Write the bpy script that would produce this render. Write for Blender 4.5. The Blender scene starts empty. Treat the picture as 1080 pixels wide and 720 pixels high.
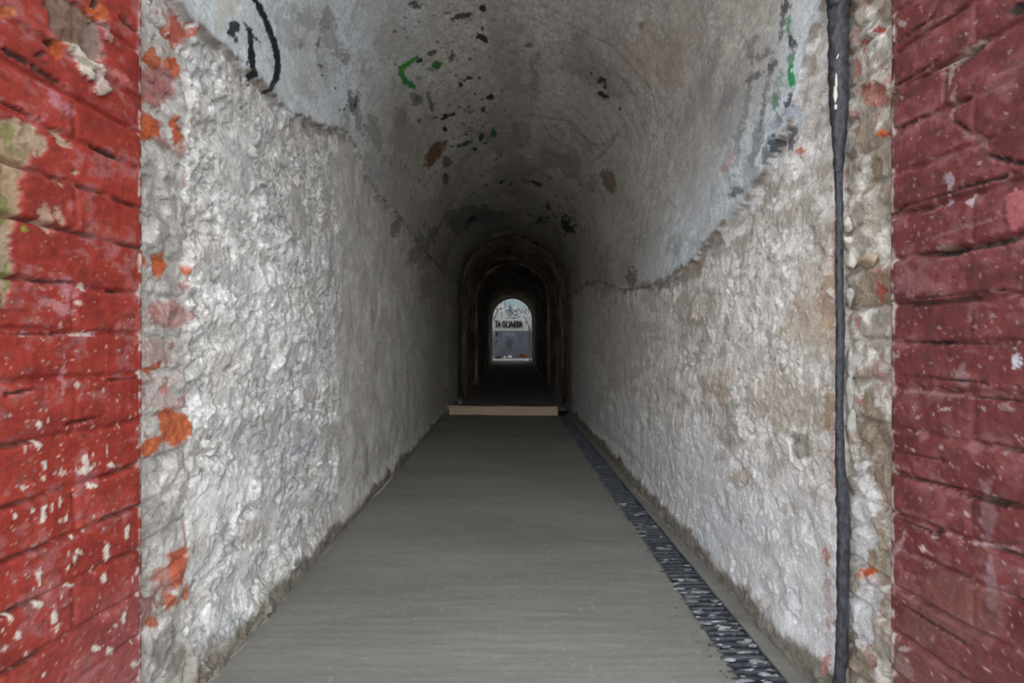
import bpy, bmesh, math, random
import numpy as np
from mathutils import Vector

random.seed(7)
rng = np.random.default_rng(11)
S = bpy.context.scene
COL = S.collection

# ------------------------------------------------------------------ camera model (metres, Y into the passage)
H = 0.70                      # eye height
F = 480.0                     # focal length in pixels of a 1080 wide frame
VX, VY = 537.0, 364.0         # where the passage's axis meets the frame
XL, XR = -0.643, 0.630        # faces of the two side walls
CX = (XL + XR) / 2
R = (XR - XL) / 2             # vault radius
ZS = 1.40                     # springing height
ARC = math.pi * R
LEN = 2 * ZS + ARC            # length of the cross-section left floor -> vault -> right floor
YL, YR = 0.791, 0.745         # depth of the paint line on the left / right wall
YE = 4.85                     # end of the first passage
MOUTH = .34                   # where the passage opens to the outdoors

# ------------------------------------------------------------------ noise
_r = np.random.default_rng(5)
PERM = np.concatenate([_r.permutation(256)] * 3).astype(np.int64)
_a = _r.random(256) * 2 * np.pi
GX, GY = np.cos(_a), np.sin(_a)
RND = _r.random(256)

def perlin(u, v, seed=0):
    u = np.asarray(u, float) + seed * 17.37
    v = np.asarray(v, float) + seed * 9.71
    iu = np.floor(u).astype(np.int64); iv = np.floor(v).astype(np.int64)
    fu = u - iu; fv = v - iv
    iu &= 255; iv &= 255
    def g(a, b, x, y):
        h = PERM[PERM[(iu + a) & 255] + ((iv + b) & 255)]
        return GX[h] * x + GY[h] * y
    wu = fu * fu * fu * (fu * (fu * 6 - 15) + 10)
    wv = fv * fv * fv * (fv * (fv * 6 - 15) + 10)
    a = g(0, 0, fu, fv); b = g(1, 0, fu - 1, fv)
    c = g(0, 1, fu, fv - 1); d = g(1, 1, fu - 1, fv - 1)
    return ((a + wu * (b - a)) * (1 - wv) + (c + wu * (d - c)) * wv) * 1.5

def fbm(u, v, f=1.0, octv=4, seed=0, gain=0.5):
    t = 0.0; amp = 1.0; n = 0.0
    for k in range(octv):
        t = t + amp * perlin(u * f, v * f, seed + k * 3)
        n += amp; amp *= gain; f *= 2.03
    return t / n

def facets(u, v, cell, seed=0):
    """chipped-stone relief: a Voronoi mosaic of tilted facets, about -1..1"""
    u = u / cell + seed * 3.3; v = v / cell + seed * 7.7
    iu = np.floor(u).astype(np.int64); iv = np.floor(v).astype(np.int64)
    best = np.full(u.shape, 9.0); hgt = np.zeros(u.shape)
    for a in (-1, 0, 1):
        for b in (-1, 0, 1):
            cu = iu + a; cv = iv + b
            h = PERM[PERM[cu & 255] + (cv & 255)]
            px = cu + RND[h]; py = cv + RND[(h + 71) & 255]
            dx = u - px; dy = v - py
            d = dx * dx + dy * dy
            z = (RND[(h + 133) & 255] - .5) + (RND[(h + 19) & 255] - .5) * 2.0 * dx + (RND[(h + 201) & 255] - .5) * 2.0 * dy
            m = d < best
            best = np.where(m, d, best); hgt = np.where(m, z, hgt)
    return hgt

def sst(a, b, x):
    t = np.clip((x - a) / (b - a), 0, 1)
    return t * t * (3 - 2 * t)

def mix(c, d, m):
    m = np.asarray(m)[:, None]
    return c * (1 - m) + np.asarray(d, float) * m

# ------------------------------------------------------------------ scene helpers
def tag(o, label=None, cat=None, group=None, kind=None):
    if label: o['label'] = label
    if cat: o['category'] = cat
    if group: o['group'] = group
    if kind: o['kind'] = kind
    return o

def link(name, me, mat, parent=None):
    o = bpy.data.objects.new(name, me)
    COL.objects.link(o)
    if mat: me.materials.append(mat)
    if parent: o.parent = parent
    return o

def empty(name, loc=(0, 0, 0)):
    o = bpy.data.objects.new(name, None)
    COL.objects.link(o); o.location = loc
    return o

def grid_mesh(name, P, col, mat, parent=None, flip=False, smooth=True):
    """P: (n, m, 3) points, col: (n*m, 3) own colour of the material"""
    n, m = P.shape[:2]
    me = bpy.data.meshes.new(name)
    me.vertices.add(n * m)
    me.vertices.foreach_set('co', np.ascontiguousarray(P.reshape(-1), dtype=np.float32))
    i = np.arange(n - 1)[:, None] * m + np.arange(m - 1)[None, :]
    q = np.stack([i, i + 1, i + m + 1, i + m], -1).reshape(-1, 4)
    if flip: q = q[:, ::-1]
    nf = len(q)
    me.loops.add(nf * 4); me.polygons.add(nf)
    me.loops.foreach_set('vertex_index', np.ascontiguousarray(q.reshape(-1), dtype=np.int32))
    me.polygons.foreach_set('loop_start', np.arange(0, nf * 4, 4, dtype=np.int32))
    me.polygons.foreach_set('loop_total', np.full(nf, 4, dtype=np.int32))
    me.polygons.foreach_set('use_smooth', np.full(nf, smooth))
    me.update(calc_edges=True); me.validate()
    if col is not None:
        at = me.attributes.new('tint', 'FLOAT_COLOR', 'POINT')
        c4 = np.ones((n * m, 4), np.float32); c4[:, :3] = np.clip(col, 0.004, 0.9)
        at.data.foreach_set('color', c4.reshape(-1))
    return link(name, me, mat, parent)

def bm_obj(name, bm, mat, parent=None, smooth=False):
    me = bpy.data.meshes.new(name)
    bmesh.ops.recalc_face_normals(bm, faces=bm.faces)
    bm.to_mesh(me); bm.free()
    for p in me.polygons: p.use_smooth = smooth
    return link(name, me, mat, parent)

def box(bm, x0, x1, y0, y1, z0, z1):
    v = [bm.verts.new((x, y, z)) for z in (z0, z1) for y in (y0, y1) for x in (x0, x1)]
    for f in ((0, 2, 3, 1), (4, 5, 7, 6), (0, 1, 5, 4), (2, 6, 7, 3), (0, 4, 6, 2), (1, 3, 7, 5)):
        bm.faces.new([v[k] for k in f])

def lump(bm, c, r, seed=0, sub=2, rough=.25):
    """an irregular pebble"""
    d = bmesh.ops.create_icosphere(bm, subdivisions=sub, radius=1.0)
    rs = random.Random(seed)
    dirs = [(Vector((rs.uniform(-1, 1), rs.uniform(-1, 1), rs.uniform(-1, 1))).normalized(), rs.uniform(.42, .85)) for _ in range(10)]
    for v in d['verts']:
        p = v.co.copy()
        for n, k in dirs:
            t = p.dot(n)
            if t > k: p -= n * (t - k)
        p *= 1 + rs.uniform(-rough, rough) * .25
        v.co = Vector((c[0] + p.x * r[0], c[1] + p.y * r[1], c[2] + p.z * r[2]))

# ------------------------------------------------------------------ materials
def nodes(name):
    m = bpy.data.materials.new(name); m.use_nodes = True
    nt = m.node_tree; b = nt.nodes['Principled BSDF']
    return m, nt, b

def masonry(name, rough=.9, mottle=.35, fine=(140, .25), bumps=((60, .35, .004), (260, .3, .0015)), spec=.25, aniso=(1, 1, 1)):
    """surface colour from the mesh's tint, broken up by noise; grain from noise bumps"""
    m, nt, b = nodes(name)
    N, L = nt.nodes, nt.links
    tc = N.new('ShaderNodeTexCoord')
    mp = N.new('ShaderNodeMapping'); mp.inputs['Scale'].default_value = aniso
    L.new(tc.outputs['Object'], mp.inputs['Vector'])
    at = N.new('ShaderNodeAttribute'); at.attribute_name = 'tint'
    def noise(s, det=5, rgh=.6):
        n = N.new('ShaderNodeTexNoise'); n.inputs['Scale'].default_value = s
        n.inputs['Detail'].default_value = det; n.inputs['Roughness'].default_value = rgh
        L.new(mp.outputs['Vector'], n.inputs['Vector']); return n
    n1 = noise(22); n2 = noise(fine[0], 4, .7)
    def rng_(n, amt):
        r = N.new('ShaderNodeMapRange'); r.inputs['From Min'].default_value = .25; r.inputs['From Max'].default_value = .75
        r.inputs['To Min'].default_value = 1 - amt; r.inputs['To Max'].default_value = 1 + amt
        L.new(n.outputs['Fac'], r.inputs['Value']); return r
    mu = N.new('ShaderNodeMath'); mu.operation = 'MULTIPLY'
    L.new(rng_(n1, mottle).outputs[0], mu.inputs[0]); L.new(rng_(n2, fine[1]).outputs[0], mu.inputs[1])
    vm = N.new('ShaderNodeVectorMath'); vm.operation = 'SCALE'
    L.new(at.outputs['Color'], vm.inputs[0]); L.new(mu.outputs[0], vm.inputs['Scale'])
    L.new(vm.outputs[0], b.inputs['Base Color'])
    prev = None
    for s, st, dist in bumps:
        n = noise(s, 6, .65)
        bp = N.new('ShaderNodeBump'); bp.inputs['Strength'].default_value = st; bp.inputs['Distance'].default_value = dist
        L.new(n.outputs['Fac'], bp.inputs['Height'])
        if prev: L.new(prev.outputs['Normal'], bp.inputs['Normal'])
        prev = bp
    if prev: L.new(prev.outputs['Normal'], b.inputs['Normal'])
    b.inputs['Roughness'].default_value = rough
    b.inputs['Specular IOR Level'].default_value = spec
    return m

def plain(name, c1, c2, scale=40, rough=.8, bump=.3, dist=.002, metal=0.0, spec=.3, stretch=(1, 1, 1), lo=.35, hi=.65):
    m, nt, b = nodes(name)
    N, L = nt.nodes, nt.links
    tc = N.new('ShaderNodeTexCoord'); mp = N.new('ShaderNodeMapping'); mp.inputs['Scale'].default_value = stretch
    L.new(tc.outputs['Object'], mp.inputs['Vector'])
    n = N.new('ShaderNodeTexNoise'); n.inputs['Scale'].default_value = scale; n.inputs['Detail'].default_value = 6
    n.inputs['Roughness'].default_value = .65
    L.new(mp.outputs['Vector'], n.inputs['Vector'])
    cr = N.new('ShaderNodeValToRGB'); cr.color_ramp.elements[0].position = lo; cr.color_ramp.elements[1].position = hi
    cr.color_ramp.elements[0].color = (*c1, 1); cr.color_ramp.elements[1].color = (*c2, 1)
    L.new(n.outputs['Fac'], cr.inputs['Fac']); L.new(cr.outputs['Color'], b.inputs['Base Color'])
    bp = N.new('ShaderNodeBump'); bp.inputs['Strength'].default_value = bump; bp.inputs['Distance'].default_value = dist
    L.new(n.outputs['Fac'], bp.inputs['Height']); L.new(bp.outputs['Normal'], b.inputs['Normal'])
    b.inputs['Roughness'].default_value = rough; b.inputs['Metallic'].default_value = metal
    b.inputs['Specular IOR Level'].default_value = spec
    return m

M_ROUGH = masonry('limewashed_roughcast', mottle=.16, fine=(260, .36), bumps=((45, .6, .008), (140, .6, .004), (420, .5, .0015)))
M_VAULT = masonry('old_vault_plaster', mottle=.16, fine=(130, .24), bumps=((40, .3, .004), (220, .3, .0012)))
M_BRICK = masonry('painted_brick', rough=.6, mottle=.18, fine=(220, .26), bumps=((55, .4, .003), (240, .4, .0012)), spec=.3)
M_INNER = masonry('sooty_shaded_masonry', mottle=.35, fine=(40, .25), bumps=((20, .5, .012), (90, .4, .004)))
M_FLOOR = masonry('broomed_concrete', rough=.78, mottle=.05, fine=(160, .13), bumps=((90, .14, .0015), (420, .3, .0008)), aniso=(.34, 1.2, 1), spec=.3)
M_FARW = masonry('graffiti_render', mottle=.1, fine=(60, .1), bumps=((20, .3, .004),))

# ------------------------------------------------------------------ pixel -> place on the passage's walls and vault
def unproject(px, py):
    """point of the passage lining seen at a pixel, as (s, y): s along the cross-section from the left floor edge"""
    px = np.asarray(px, float); py = np.asarray(py, float)
    a = (px - VX) / F; b = (VY - py) / F
    a = np.where(np.abs(a) < 1e-9, 1e-9, a)
    yw = np.where(a < 0, XL / a, XR / a); z = H + b * yw
    s_w = np.where(a < 0, z, LEN - z)
    # vault: (a y - CX)^2 + (b y - (ZS-H))^2 = R^2
    A = a * a + b * b; B = -2 * (a * CX + b * (ZS - H)); C = CX * CX + (ZS - H) ** 2 - R * R
    yv = (-B + np.sqrt(np.maximum(B * B - 4 * A * C, 0))) / (2 * A)
    th = np.arctan2(H + b * yv - ZS, a * yv - CX)
    s_v = ZS + (math.pi - th) * R
    up = z > ZS
    return np.where(up, s_v, s_w), np.where(up, yv, yw)

def profile(s, xl=XL, xr=XR, zs=ZS):
    """cross-section point and inward normal at arc length s"""
    c = (xl + xr) / 2; r = (xr - xl) / 2; ln = 2 * zs + math.pi * r
    th = math.pi - (s - zs) / r
    v = (s > zs) & (s < ln - zs)
    x = np.where(s <= zs, xl, np.where(v, c + r * np.cos(th), xr))
    z = np.where(s <= zs, s, np.where(v, zs + r * np.sin(th), ln - s))
    nx = np.where(s <= zs, 1.0, np.where(v, -np.cos(th), -1.0))
    nz = np.where(v, -np.sin(th), 0.0)
    return x, z, nx, nz

def paint(col, s, y, marks, unp=unproject):
    """own colours of the surface: each mark is a ragged patch lying on the surface.
       mark = (px, py, rx, ry, angle, rgb, opacity, raggedness)"""
    for k, (px, py, rx, ry, ang, rgb, op, rag) in enumerate(marks):
        s0, y0 = unp(px, py); e = .5
        s1, y1 = unp(px + e, py); s2, y2 = unp(px, py + e)
        J = np.array([[(s1 - s0) / e, (s2 - s0) / e], [(y1 - y0) / e, (y2 - y0) / e]])
        if abs(np.linalg.det(J)) < 1e-12: continue
        Ji = np.linalg.inv(J)
        ext = 1.7 * max(rx, ry)
        ws = ext * (abs(J[0, 0]) + abs(J[0, 1])); wy = ext * (abs(J[1, 0]) + abs(J[1, 1]))
        idx = np.nonzero((np.abs(s - s0) < ws) & (np.abs(y - y0) < wy))[0]
        if len(idx) == 0: continue
        ds = s[idx] - s0; dy = y[idx] - y0
        du = Ji[0, 0] * ds + Ji[0, 1] * dy; dv = Ji[1, 0] * ds + Ji[1, 1] * dy
        c, sn = math.cos(ang), math.sin(ang)
        a = (du * c + dv * sn) / rx; b = (-du * sn + dv * c) / ry
        d = np.sqrt(a * a + b * b)
        sc = 1.1 / max(.6, min(rx, ry))
        n = fbm(du * sc * .45, dv * sc * .45, 1.0, 4, 40 + k % 23, .7)
        m = op * (1 - sst(.82, 1.08, d + n * rag * 2.1))
        col[idx] = mix(col[idx], rgb, m)
    return col

def stroke(pts, w, rgb, op=.9, rag=.5, step=None):
    """a brush line through pixels, as a chain of marks"""
    out = []
    for (x0, y0), (x1, y1) in zip(pts[:-1], pts[1:]):
        l = math.hypot(x1 - x0, y1 - y0); n = max(1, int(l / (w * 1.6)))
        for k in range(n + 1):
            t = k / n
            out.append((x0 + (x1 - x0) * t, y0 + (y1 - y0) * t, l / n * .7 + .3, w / 2, math.atan2(y1 - y0, x1 - x0), rgb, op, rag))
    return out

ORANGE = (.50, .115, .04); PINK = (.36, .13, .12); REDP = (.36, .055, .045)
BLACK = (.018, .02, .026); GREEN = (.03, .22, .07); BROWN = (.20, .11, .07)

# ------------------------------------------------------------------ the two walls and the vault
def spaced(lo, hi, fn):
    v = [lo]
    while v[-1] < hi:
        v.append(v[-1] + fn(v[-1]))
    v = np.array(v); return lo + (v - lo) * (hi - lo) / (v[-1] - lo)

# where the smooth upper plaster breaks off, read along the wall
_le = [(150, -30), (195, 20), (240, 62), (270, 87), (300, 120), (330, 132), (362, 140), (375, 165), (395, 205), (420, 230), (440, 260), (470, 290)]
_re = [(875, 5), (862, 38), (850, 92), (838, 128), (815, 178), (790, 213), (760, 247), (738, 272), (715, 291), (692, 302), (660, 306), (635, 296), (618, 300)]
ls, ly = unproject(*np.array(_le).T)
rs_, ry = unproject(*np.array(_re).T)
def edge_l(y): return np.interp(y, ly, ls)
_o = np.argsort(ry)
def edge_r(y): return np.interp(y, ry[_o], (LEN - rs_)[_o])

# brick courses: joint heights on the two walls
def joint_z(ys, side):
    yy = YL if side < 0 else YR
    return np.array(sorted(H + (VY - np.array(ys)) * yy / F))
JL = joint_z([-260, -215, -170, -125, -80, -33, 12, 57, 104, 140, 178, 220, 262, 310, 352, 394, 443, 490, 533, 577, 623, 668, 713, 758, 803], -1)
JR = joint_z([-260, -215, -170, -125, -80, -33, 13, 57, 100, 142, 185, 230, 275, 322, 362, 407, 452, 497, 538, 575, 618, 665, 708, 752, 797], 1)

def bricks(z, y, J, y0, seed, wob=.004):
    """relief of coursed brickwork (English bond, headers of .11 m): height, joint mask, per-brick random"""
    zz = z + wob * perlin(y * 9, z * 5, seed) + .0015 * perlin(y * 60, z * 60, seed + 1)
    k = np.clip(np.searchsorted(J, zz) - 1, 0, len(J) - 2)
    dz = np.minimum(zz - J[k], J[k + 1] - zz)
    dz = np.where((zz < J[0]) | (zz > J[-1]), .03, dz)
    yy = y + .004 * perlin(z * 11, y * 11, seed + 2)
    odd = (k % 2) == 0
    pitch = np.where(odd, .113, .226)
    u = (y0 - yy) / pitch + np.where(odd, 0.0, .0)
    c = np.floor(u); fu = u - c
    dy = np.minimum(fu, 1 - fu) * pitch
    h = PERM[(k * 7 + seed) % 256 + (c.astype(np.int64) & 127)]
    return dz, dy, RND[h], RND[(h + 91) & 255], k, c

def lining(s, y):
    """relief towards the passage and own colour of the lining at (s, y)"""
    left = s < LEN / 2
    q = np.where(left, s, LEN - s)                       # height along the profile from the floor
    n = len(s)
    edge = np.where(left, edge_l(y), edge_r(y))
    jq = .35 * (np.where(left, s, LEN - s))
    jag = .022 * fbm(y, jq, 8, 3, 3) + .011 * fbm(y, jq * 2, 19, 2, 4, .5)
    up = sst(-.005, .006, q - edge + jag)                # 1 on the upper plaster
    upw = sst(-.03, .05, q - edge + jag)
    # ---- relief
    near = np.where(left, 1.15 - 1.02 * sst(1.66, 1.80, y + .10 * fbm(s, y, 3, 4, 7)), .62 - .25 * sst(1.1, 2.6, y))
    wu = s + .012 * perlin(s * 30, y * 30, 8); wv = y * .8 + .012 * perlin(s * 30, y * 30, 9)
    big = .010 * fbm(s, y, 5, 3, 10)
    def billow(f, sd): return np.abs(perlin(wu * f, wv * f, sd)) - .3
    patchy = .22 + 1.15 * sst(-.28, .30, fbm(s, y, 7, 3, 14))          # some areas are trowelled flatter than others
    lumps = (.0135 * billow(9, 10) + .0062 * billow(24, 11) + .0022 * billow(70, 12) + .0050 * facets(wu, wv, .034, 1) + .0072 * fbm(s * 1.1, y * 1.15, 24, 6, 12, .75)) * patchy
    pit = sst(.16, .34, fbm(s, y, 52, 3, 16, .6)) * sst(-.2, .25, fbm(s, y, 6, 2, 17) + .1)
    lumps = lumps - .0060 * pit
    comb = np.where(left, .0005, .0015) * perlin(y * 46 + 2 * perlin(s * 3, y * 3, 19), s * 6, 20) * sst(1.25, 1.8, y) + .0012 * fbm(s, y, 30, 3, 21)
    ledge = .006 * fbm(s * 9, y * 1.4, 1, 3, 15)
    rough = big + lumps * near + comb + ledge * np.where(left, .6, 1.3)
    smooth = .006 * fbm(s, y, 4, 3, 30) + .0012 * fbm(s, y, 24, 3, 31) + .017
    h = rough * (1 - up) + smooth * up
    fillet = np.where(left, .020, .011) * (1 - sst(.02, .12, q + .03 * fbm(s, y, 7, 3, 33)))
    h = h + fillet
    # ---- own colour
    f1 = fbm(s, y * .8, 16, 5, 50, .62); f2 = fbm(s, y * .6, 3.2, 4, 55); f3 = fbm(s * .5, y, 55, 3, 58, .6)
    f4 = fbm(s, y, 38, 4, 59, .7)
    cl = np.zeros((n, 3)) + (.60, .59, .57)
    cl = mix(cl, (.87, .875, .87), sst(-.03, .045, .55 * f4 + .75 * f1 + .3 * f2 - .12 * sst(.7, 1.25, q)))
    cl = mix(cl, (.50, .52, .54), sst(.04, .22, -f1 + .55 * fbm(s, y * .7, 6, 3, 61)) * .7)
    cl = mix(cl, (.55, .52, .47), sst(.10, .3, fbm(s, y, 7, 4, 62)) * .6)
    cl = mix(cl, (.28, .27, .26), sst(.24, .36, fbm(s * 1.2, y * .8, 44, 4, 63, .7)) * .7)
    st = fbm(s * 2.4, y * 3.6, 2.6, 4, 64)                  # tall streaks further in
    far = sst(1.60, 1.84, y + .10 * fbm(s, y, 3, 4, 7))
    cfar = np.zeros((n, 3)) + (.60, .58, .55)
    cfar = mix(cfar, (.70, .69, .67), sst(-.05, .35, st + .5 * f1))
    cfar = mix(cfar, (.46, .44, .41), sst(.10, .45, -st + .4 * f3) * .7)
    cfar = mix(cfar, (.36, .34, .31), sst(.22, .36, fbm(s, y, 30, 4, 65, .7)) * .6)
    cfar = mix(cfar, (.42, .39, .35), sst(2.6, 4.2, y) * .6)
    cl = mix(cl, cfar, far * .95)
    cr = np.zeros((n, 3)) + (.62, .595, .56)
    cr = mix(cr, (.78, .77, .755), sst(-.03, .07, .6 * f4 + .6 * f1 + .4 * f2))
    cr = mix(cr, (.46, .425, .38), sst(.10, .30, -f1 + .6 * fbm(s, y, 4.5, 4, 66)) * .8)
    cr = mix(cr, (.48, .37, .27), sst(.18, .40, fbm(s, y, 3.4, 4, 68) - .25 * np.abs(q - .85)) * .5)
    cr = mix(cr, (.30, .28, .26), sst(.24, .36, fbm(s * 1.2, y * .9, 42, 4, 69, .7)) * .7)
    cr = mix(cr, (.70, .72, .76), sst(.52, .22, q + .12 * f2) * sst(-.25, .15, f1 + .3) * .75)
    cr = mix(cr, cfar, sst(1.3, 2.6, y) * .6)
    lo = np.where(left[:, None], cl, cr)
    # upper plaster and vault
    g1 = fbm(s, y * .8, 2.6, 5, 70); g2 = fbm(s * .8, y, 9, 5, 75, .62); g3 = fbm(s, y, 34, 3, 80)
    v = np.zeros((n, 3)) + (.52, .495, .455)
    v = mix(v, (.62, .60, .56), sst(-.05, .3, g1 + .35 * g2))
    v = mix(v, (.34, .32, .29), sst(.10, .42, -g1 * .8 + .7 * g2) * .75)
    v = mix(v, (.40, .38, .35), sst(.0, .25, fbm(s, y, 22, 4, 77, .65)) * .6)
    scr = np.abs(perlin(s * 3.2 + 1.5 * g1, y * 3.2 + .8 * g2, 84))
    g4 = fbm(s * 1.3, y * .9, 55, 4, 83, .7)
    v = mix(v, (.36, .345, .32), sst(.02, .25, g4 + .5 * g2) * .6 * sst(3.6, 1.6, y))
    v = mix(v, (.68, .665, .63), sst(.08, .3, -g4 + .3 * g1) * .5)
    v = mix(v, (.30, .28, .255), (1 - sst(.0, .035, scr)) * sst(.0, .25, g2 + .1) * .55)
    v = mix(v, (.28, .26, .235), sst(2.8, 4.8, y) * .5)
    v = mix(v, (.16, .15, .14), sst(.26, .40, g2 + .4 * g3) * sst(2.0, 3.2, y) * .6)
    blue = np.where(left, sst(2.3, 1.45, y) * sst(.75, .35, q - edge), sst(.40, .03, q - edge) * sst(2.6, 1.4, y))
    bl = np.zeros((n, 3)) + (.62, .69, .74)
    bl = mix(bl, (.74, .82, .88), sst(-.2, .15, g2 + .5 * g3))
    bl = mix(bl, (.45, .47, .49), sst(.08, .28, g4 + .2 * g1) * .6)
    bl = mix(bl, (.38, .40, .42), sst(.15, .42, -g2 + .6 * g1) * .8)
    v = mix(v, bl, np.clip(blue * (1.0 + .8 * g1), 0, 1) * .95)
    rim = np.exp(-((q - edge + jag) / .013) ** 2)
    v = mix(v, (.20, .155, .115), rim * .95 * sst(-.1, .15, g3 + .1))  # brown rim tone, with the broken edge's shadow painted into it
    under = sst(-.055, -.01, q - edge + jag) * (1 - up) * sst(.0, .25, fbm(s, y, 11, 3, 88))
    lo = mix(lo, (.29, .245, .20), under * .75)
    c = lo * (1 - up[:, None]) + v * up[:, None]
    c = mix(c, (.15, .135, .115), sst(YE - .45, YE - .15, y + .12 * fbm(s, y, 5, 3, 93)) * .85)    # shade painted into the colour round the arch
    # dirt line along the floor
    dirt = 1 - sst(.02, .05, q - np.where(left, .010, .024) + .045 * fbm(s, y, 7, 4, 90))
    c = mix(c, (.225, .20, .165), dirt * .95)
    c = mix(c, (.13, .118, .10), dirt * sst(.0, .3, fbm(s, y, 22, 3, 92)) * .6)
    # ---- the bare brick quoin next to the paint line
    yq = np.where(left, .912, .856) + .006 * fbm(s, q, 12, 3, 95)
    z = q
    for side, J, y0 in ((True, JL, YL), (False, JR, YR)):
        qm = (left == side) * (1 - sst(-.003, .003, y - yq)) * (1 - up)
        i = np.nonzero(qm > 0)[0]
        if len(i) == 0: continue
        dz, dy, r1, r2, k, _c = bricks(z[i], y[i], J, y0 + (.116 if side else .105), 3 if side else 9, .007)
        jn = 1 - sst(.004, .011, dz)
        patch = sst(-.1, .1, fbm(s[i], y[i], 8, 3, 97) + (r1 - .5) * .9)
        rr = .004 * (r1 - .5) + .006 * facets(s[i], y[i], .03, 5) * (.5 + patch) + .004 * fbm(s[i], y[i], 30, 3, 98) - .007 * jn * (1 - .6 * patch)
        cc = np.zeros((len(i), 3)) + ((.47, .455, .43) if side else (.40, .365, .32))
        cc = mix(cc, (.66, .64, .61), sst(-.05, .3, f1[i] + .4 * f3[i]))
        cc = mix(cc, (.30, .28, .25), sst(.1, .4, -f1[i] + .3 * f2[i]) * .7)
        if side:
            cc = mix(cc, (.33, .13, .125), sst(.08, .22, fbm(s[i], y[i], 22, 4, 99, .65) + .5 * (r2 - .62)) * (1 - jn) * .75)
        else:
            cc = mix(cc, (.36, .12, .11), sst(.12, .26, fbm(s[i], y[i], 22, 4, 99, .65) + .5 * (r2 - .62)) * (1 - jn) * .7)
            cc = mix(cc, (.24, .18, .125), sst(.1, .3, fbm(s[i], y[i], 9, 3, 101) + .35 * (r1 - .5)) * .75)
        h[i] = h[i] * (1 - qm[i]) + (rr - .004) * qm[i]
        c[i] = mix(c[i], cc, qm[i]) if False else c[i] * (1 - qm[i][:, None]) + cc * qm[i][:, None]
    return h, c

MARKS_L = [
    (187, 70, 6, 14, -.3, ORANGE, .95, .5), (158, 140, 8, 9, .5, (.46, .10, .03), .9, .5), (160, 348, 12, 5, 0, (.62, .58, .55), .7, .9), (183, 432, 14, 5, -.1, PINK, .5, .9), (158, 425, 8, 5, 0, (.40, .22, .20), .6, .9),
    (160, 137, 13.0, 10.4, .7, ORANGE, .95, .6), (191, 146, 6.5, 19.5, -.2, ORANGE, .95, .5), (167, 63, 16.9, 7.8, .7, ORANGE, .9, .7), (188, 33, 10.4, 16.9, 0, (.42, .10, .06), .9, .7),
    (170, 92, 22.1, 20.8, .5, PINK, .75, .7), (150, 108, 6.5, 13.0, 0, ORANGE, .8, .5), (172, 279, 7.8, 14.3, .3, ORANGE, .95, .5), (151, 274, 6.5, 6.5, 0, ORANGE, .9, .5), (197, 285, 3.9, 5.2, 0, ORANGE, .9, .4),
    (177, 330, 23.4, 14.3, -.05, PINK, .65, .8), (164, 388, 11.7, 3.9, -.6, ORANGE, .9, .6), (176, 410, 5.2, 7.8, 0, ORANGE, .95, .5), (172, 372, 20.8, 13.0, 0, PINK, .45, .9), (180, 410, 18.2, 18.2, 0, (.55, .42, .42), .5, .9),
    (187, 453, 15.6, 20.8, -.15, (.52, .14, .06), 1, .35), (165, 468, 15.6, 9.1, -.5, ORANGE, .95, .5), (191, 597, 11.7, 18.2, .1, (.55, .15, .09), 1, .4), (171, 605, 9.1, 7.8, -.6, (.55, .22, .17), .8, .6),
    (177, 622, 6.5, 9.1, 0, (.52, .24, .19), .7, .7), (182, 636, 9.1, 6.5, -.8, ORANGE, .85, .5), (199, 625, 5.2, 6.5, 0, ORANGE, .8, .5), (162, 655, 10.4, 6.5, 0, ORANGE, .85, .5), (168, 636, 6.5, 5.2, 0, PINK, .7, .5),
    (232, 520, 30, 24, -.6, (.84, .85, .85), .55, .8), (215, 690, 40, 14, -.7, (.30, .25, .20), .5, .8), (185, 690, 25, 20, -.6, (.22, .195, .17), .5, .8),
    (300, 470, 25, 60, .1, (.46, .49, .53), .5, .9), (350, 300, 20, 70, .1, (.50, .50, .50), .4, .9), (280, 330, 40, 60, 0, (.78, .79, .79), .4, .9),
    (310, 230, 30, 30, 0, (.36, .36, .36), .35, .9), (250, 160, 40, 50, .4, (.58, .58, .57), .5, .9),
    (418, 240, 5, 9, .4, (.30, .215, .165), .8, .6), (437, 268, 6, 14, .3, (.28, .215, .17), .7, .8), (450, 300, 8, 25, 0, (.27, .23, .19), .5, .9),
]
# the sprayed ring and what is left of the letters inside it
MARKS_L += stroke([(257, -8), (268, 10), (276, 28), (283, 46), (286, 62), (285, 78), (280, 90)], 6.8, BLACK, .95, .42)
MARKS_L += [(238, 31, 5.5, 9, .2, BLACK, .95, .6), (241, 42, 2.5, 4, 0, BLACK, .9, .5)]
MARKS_L += stroke([(251, 27), (255, 34), (262, 40)], 3, BLACK, .9, .6) + stroke([(256, 42), (258, 60), (261, 77)], 7, BLACK, .95, .6) + stroke([(256, 55), (253, 66)], 3, BLACK, .8, .6)
MARKS_L += [(300, 30, 12, 24, -.3, (.36, .37, .38), .5, 1), (335, 70, 5, 22, -.2, (.34, .35, .36), .5, 1), (318, 92, 6, 12, -.3, (.40, .42, .43), .5, 1), (225, 25, 8, 8, .2, (.62, .60, .53), .5, .9), (296, 60, 2, 10, 0, (.75, .79, .82), .7, .9), (350, 110, 6, 20, -.2, (.66, .71, .74), .6, 1), (372, 120, 5, 16, -.3, (.20, .20, .21), .6, 1), (340, 15, 10, 8, .4, (.26, .26, .26), .6, 1)]
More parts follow.
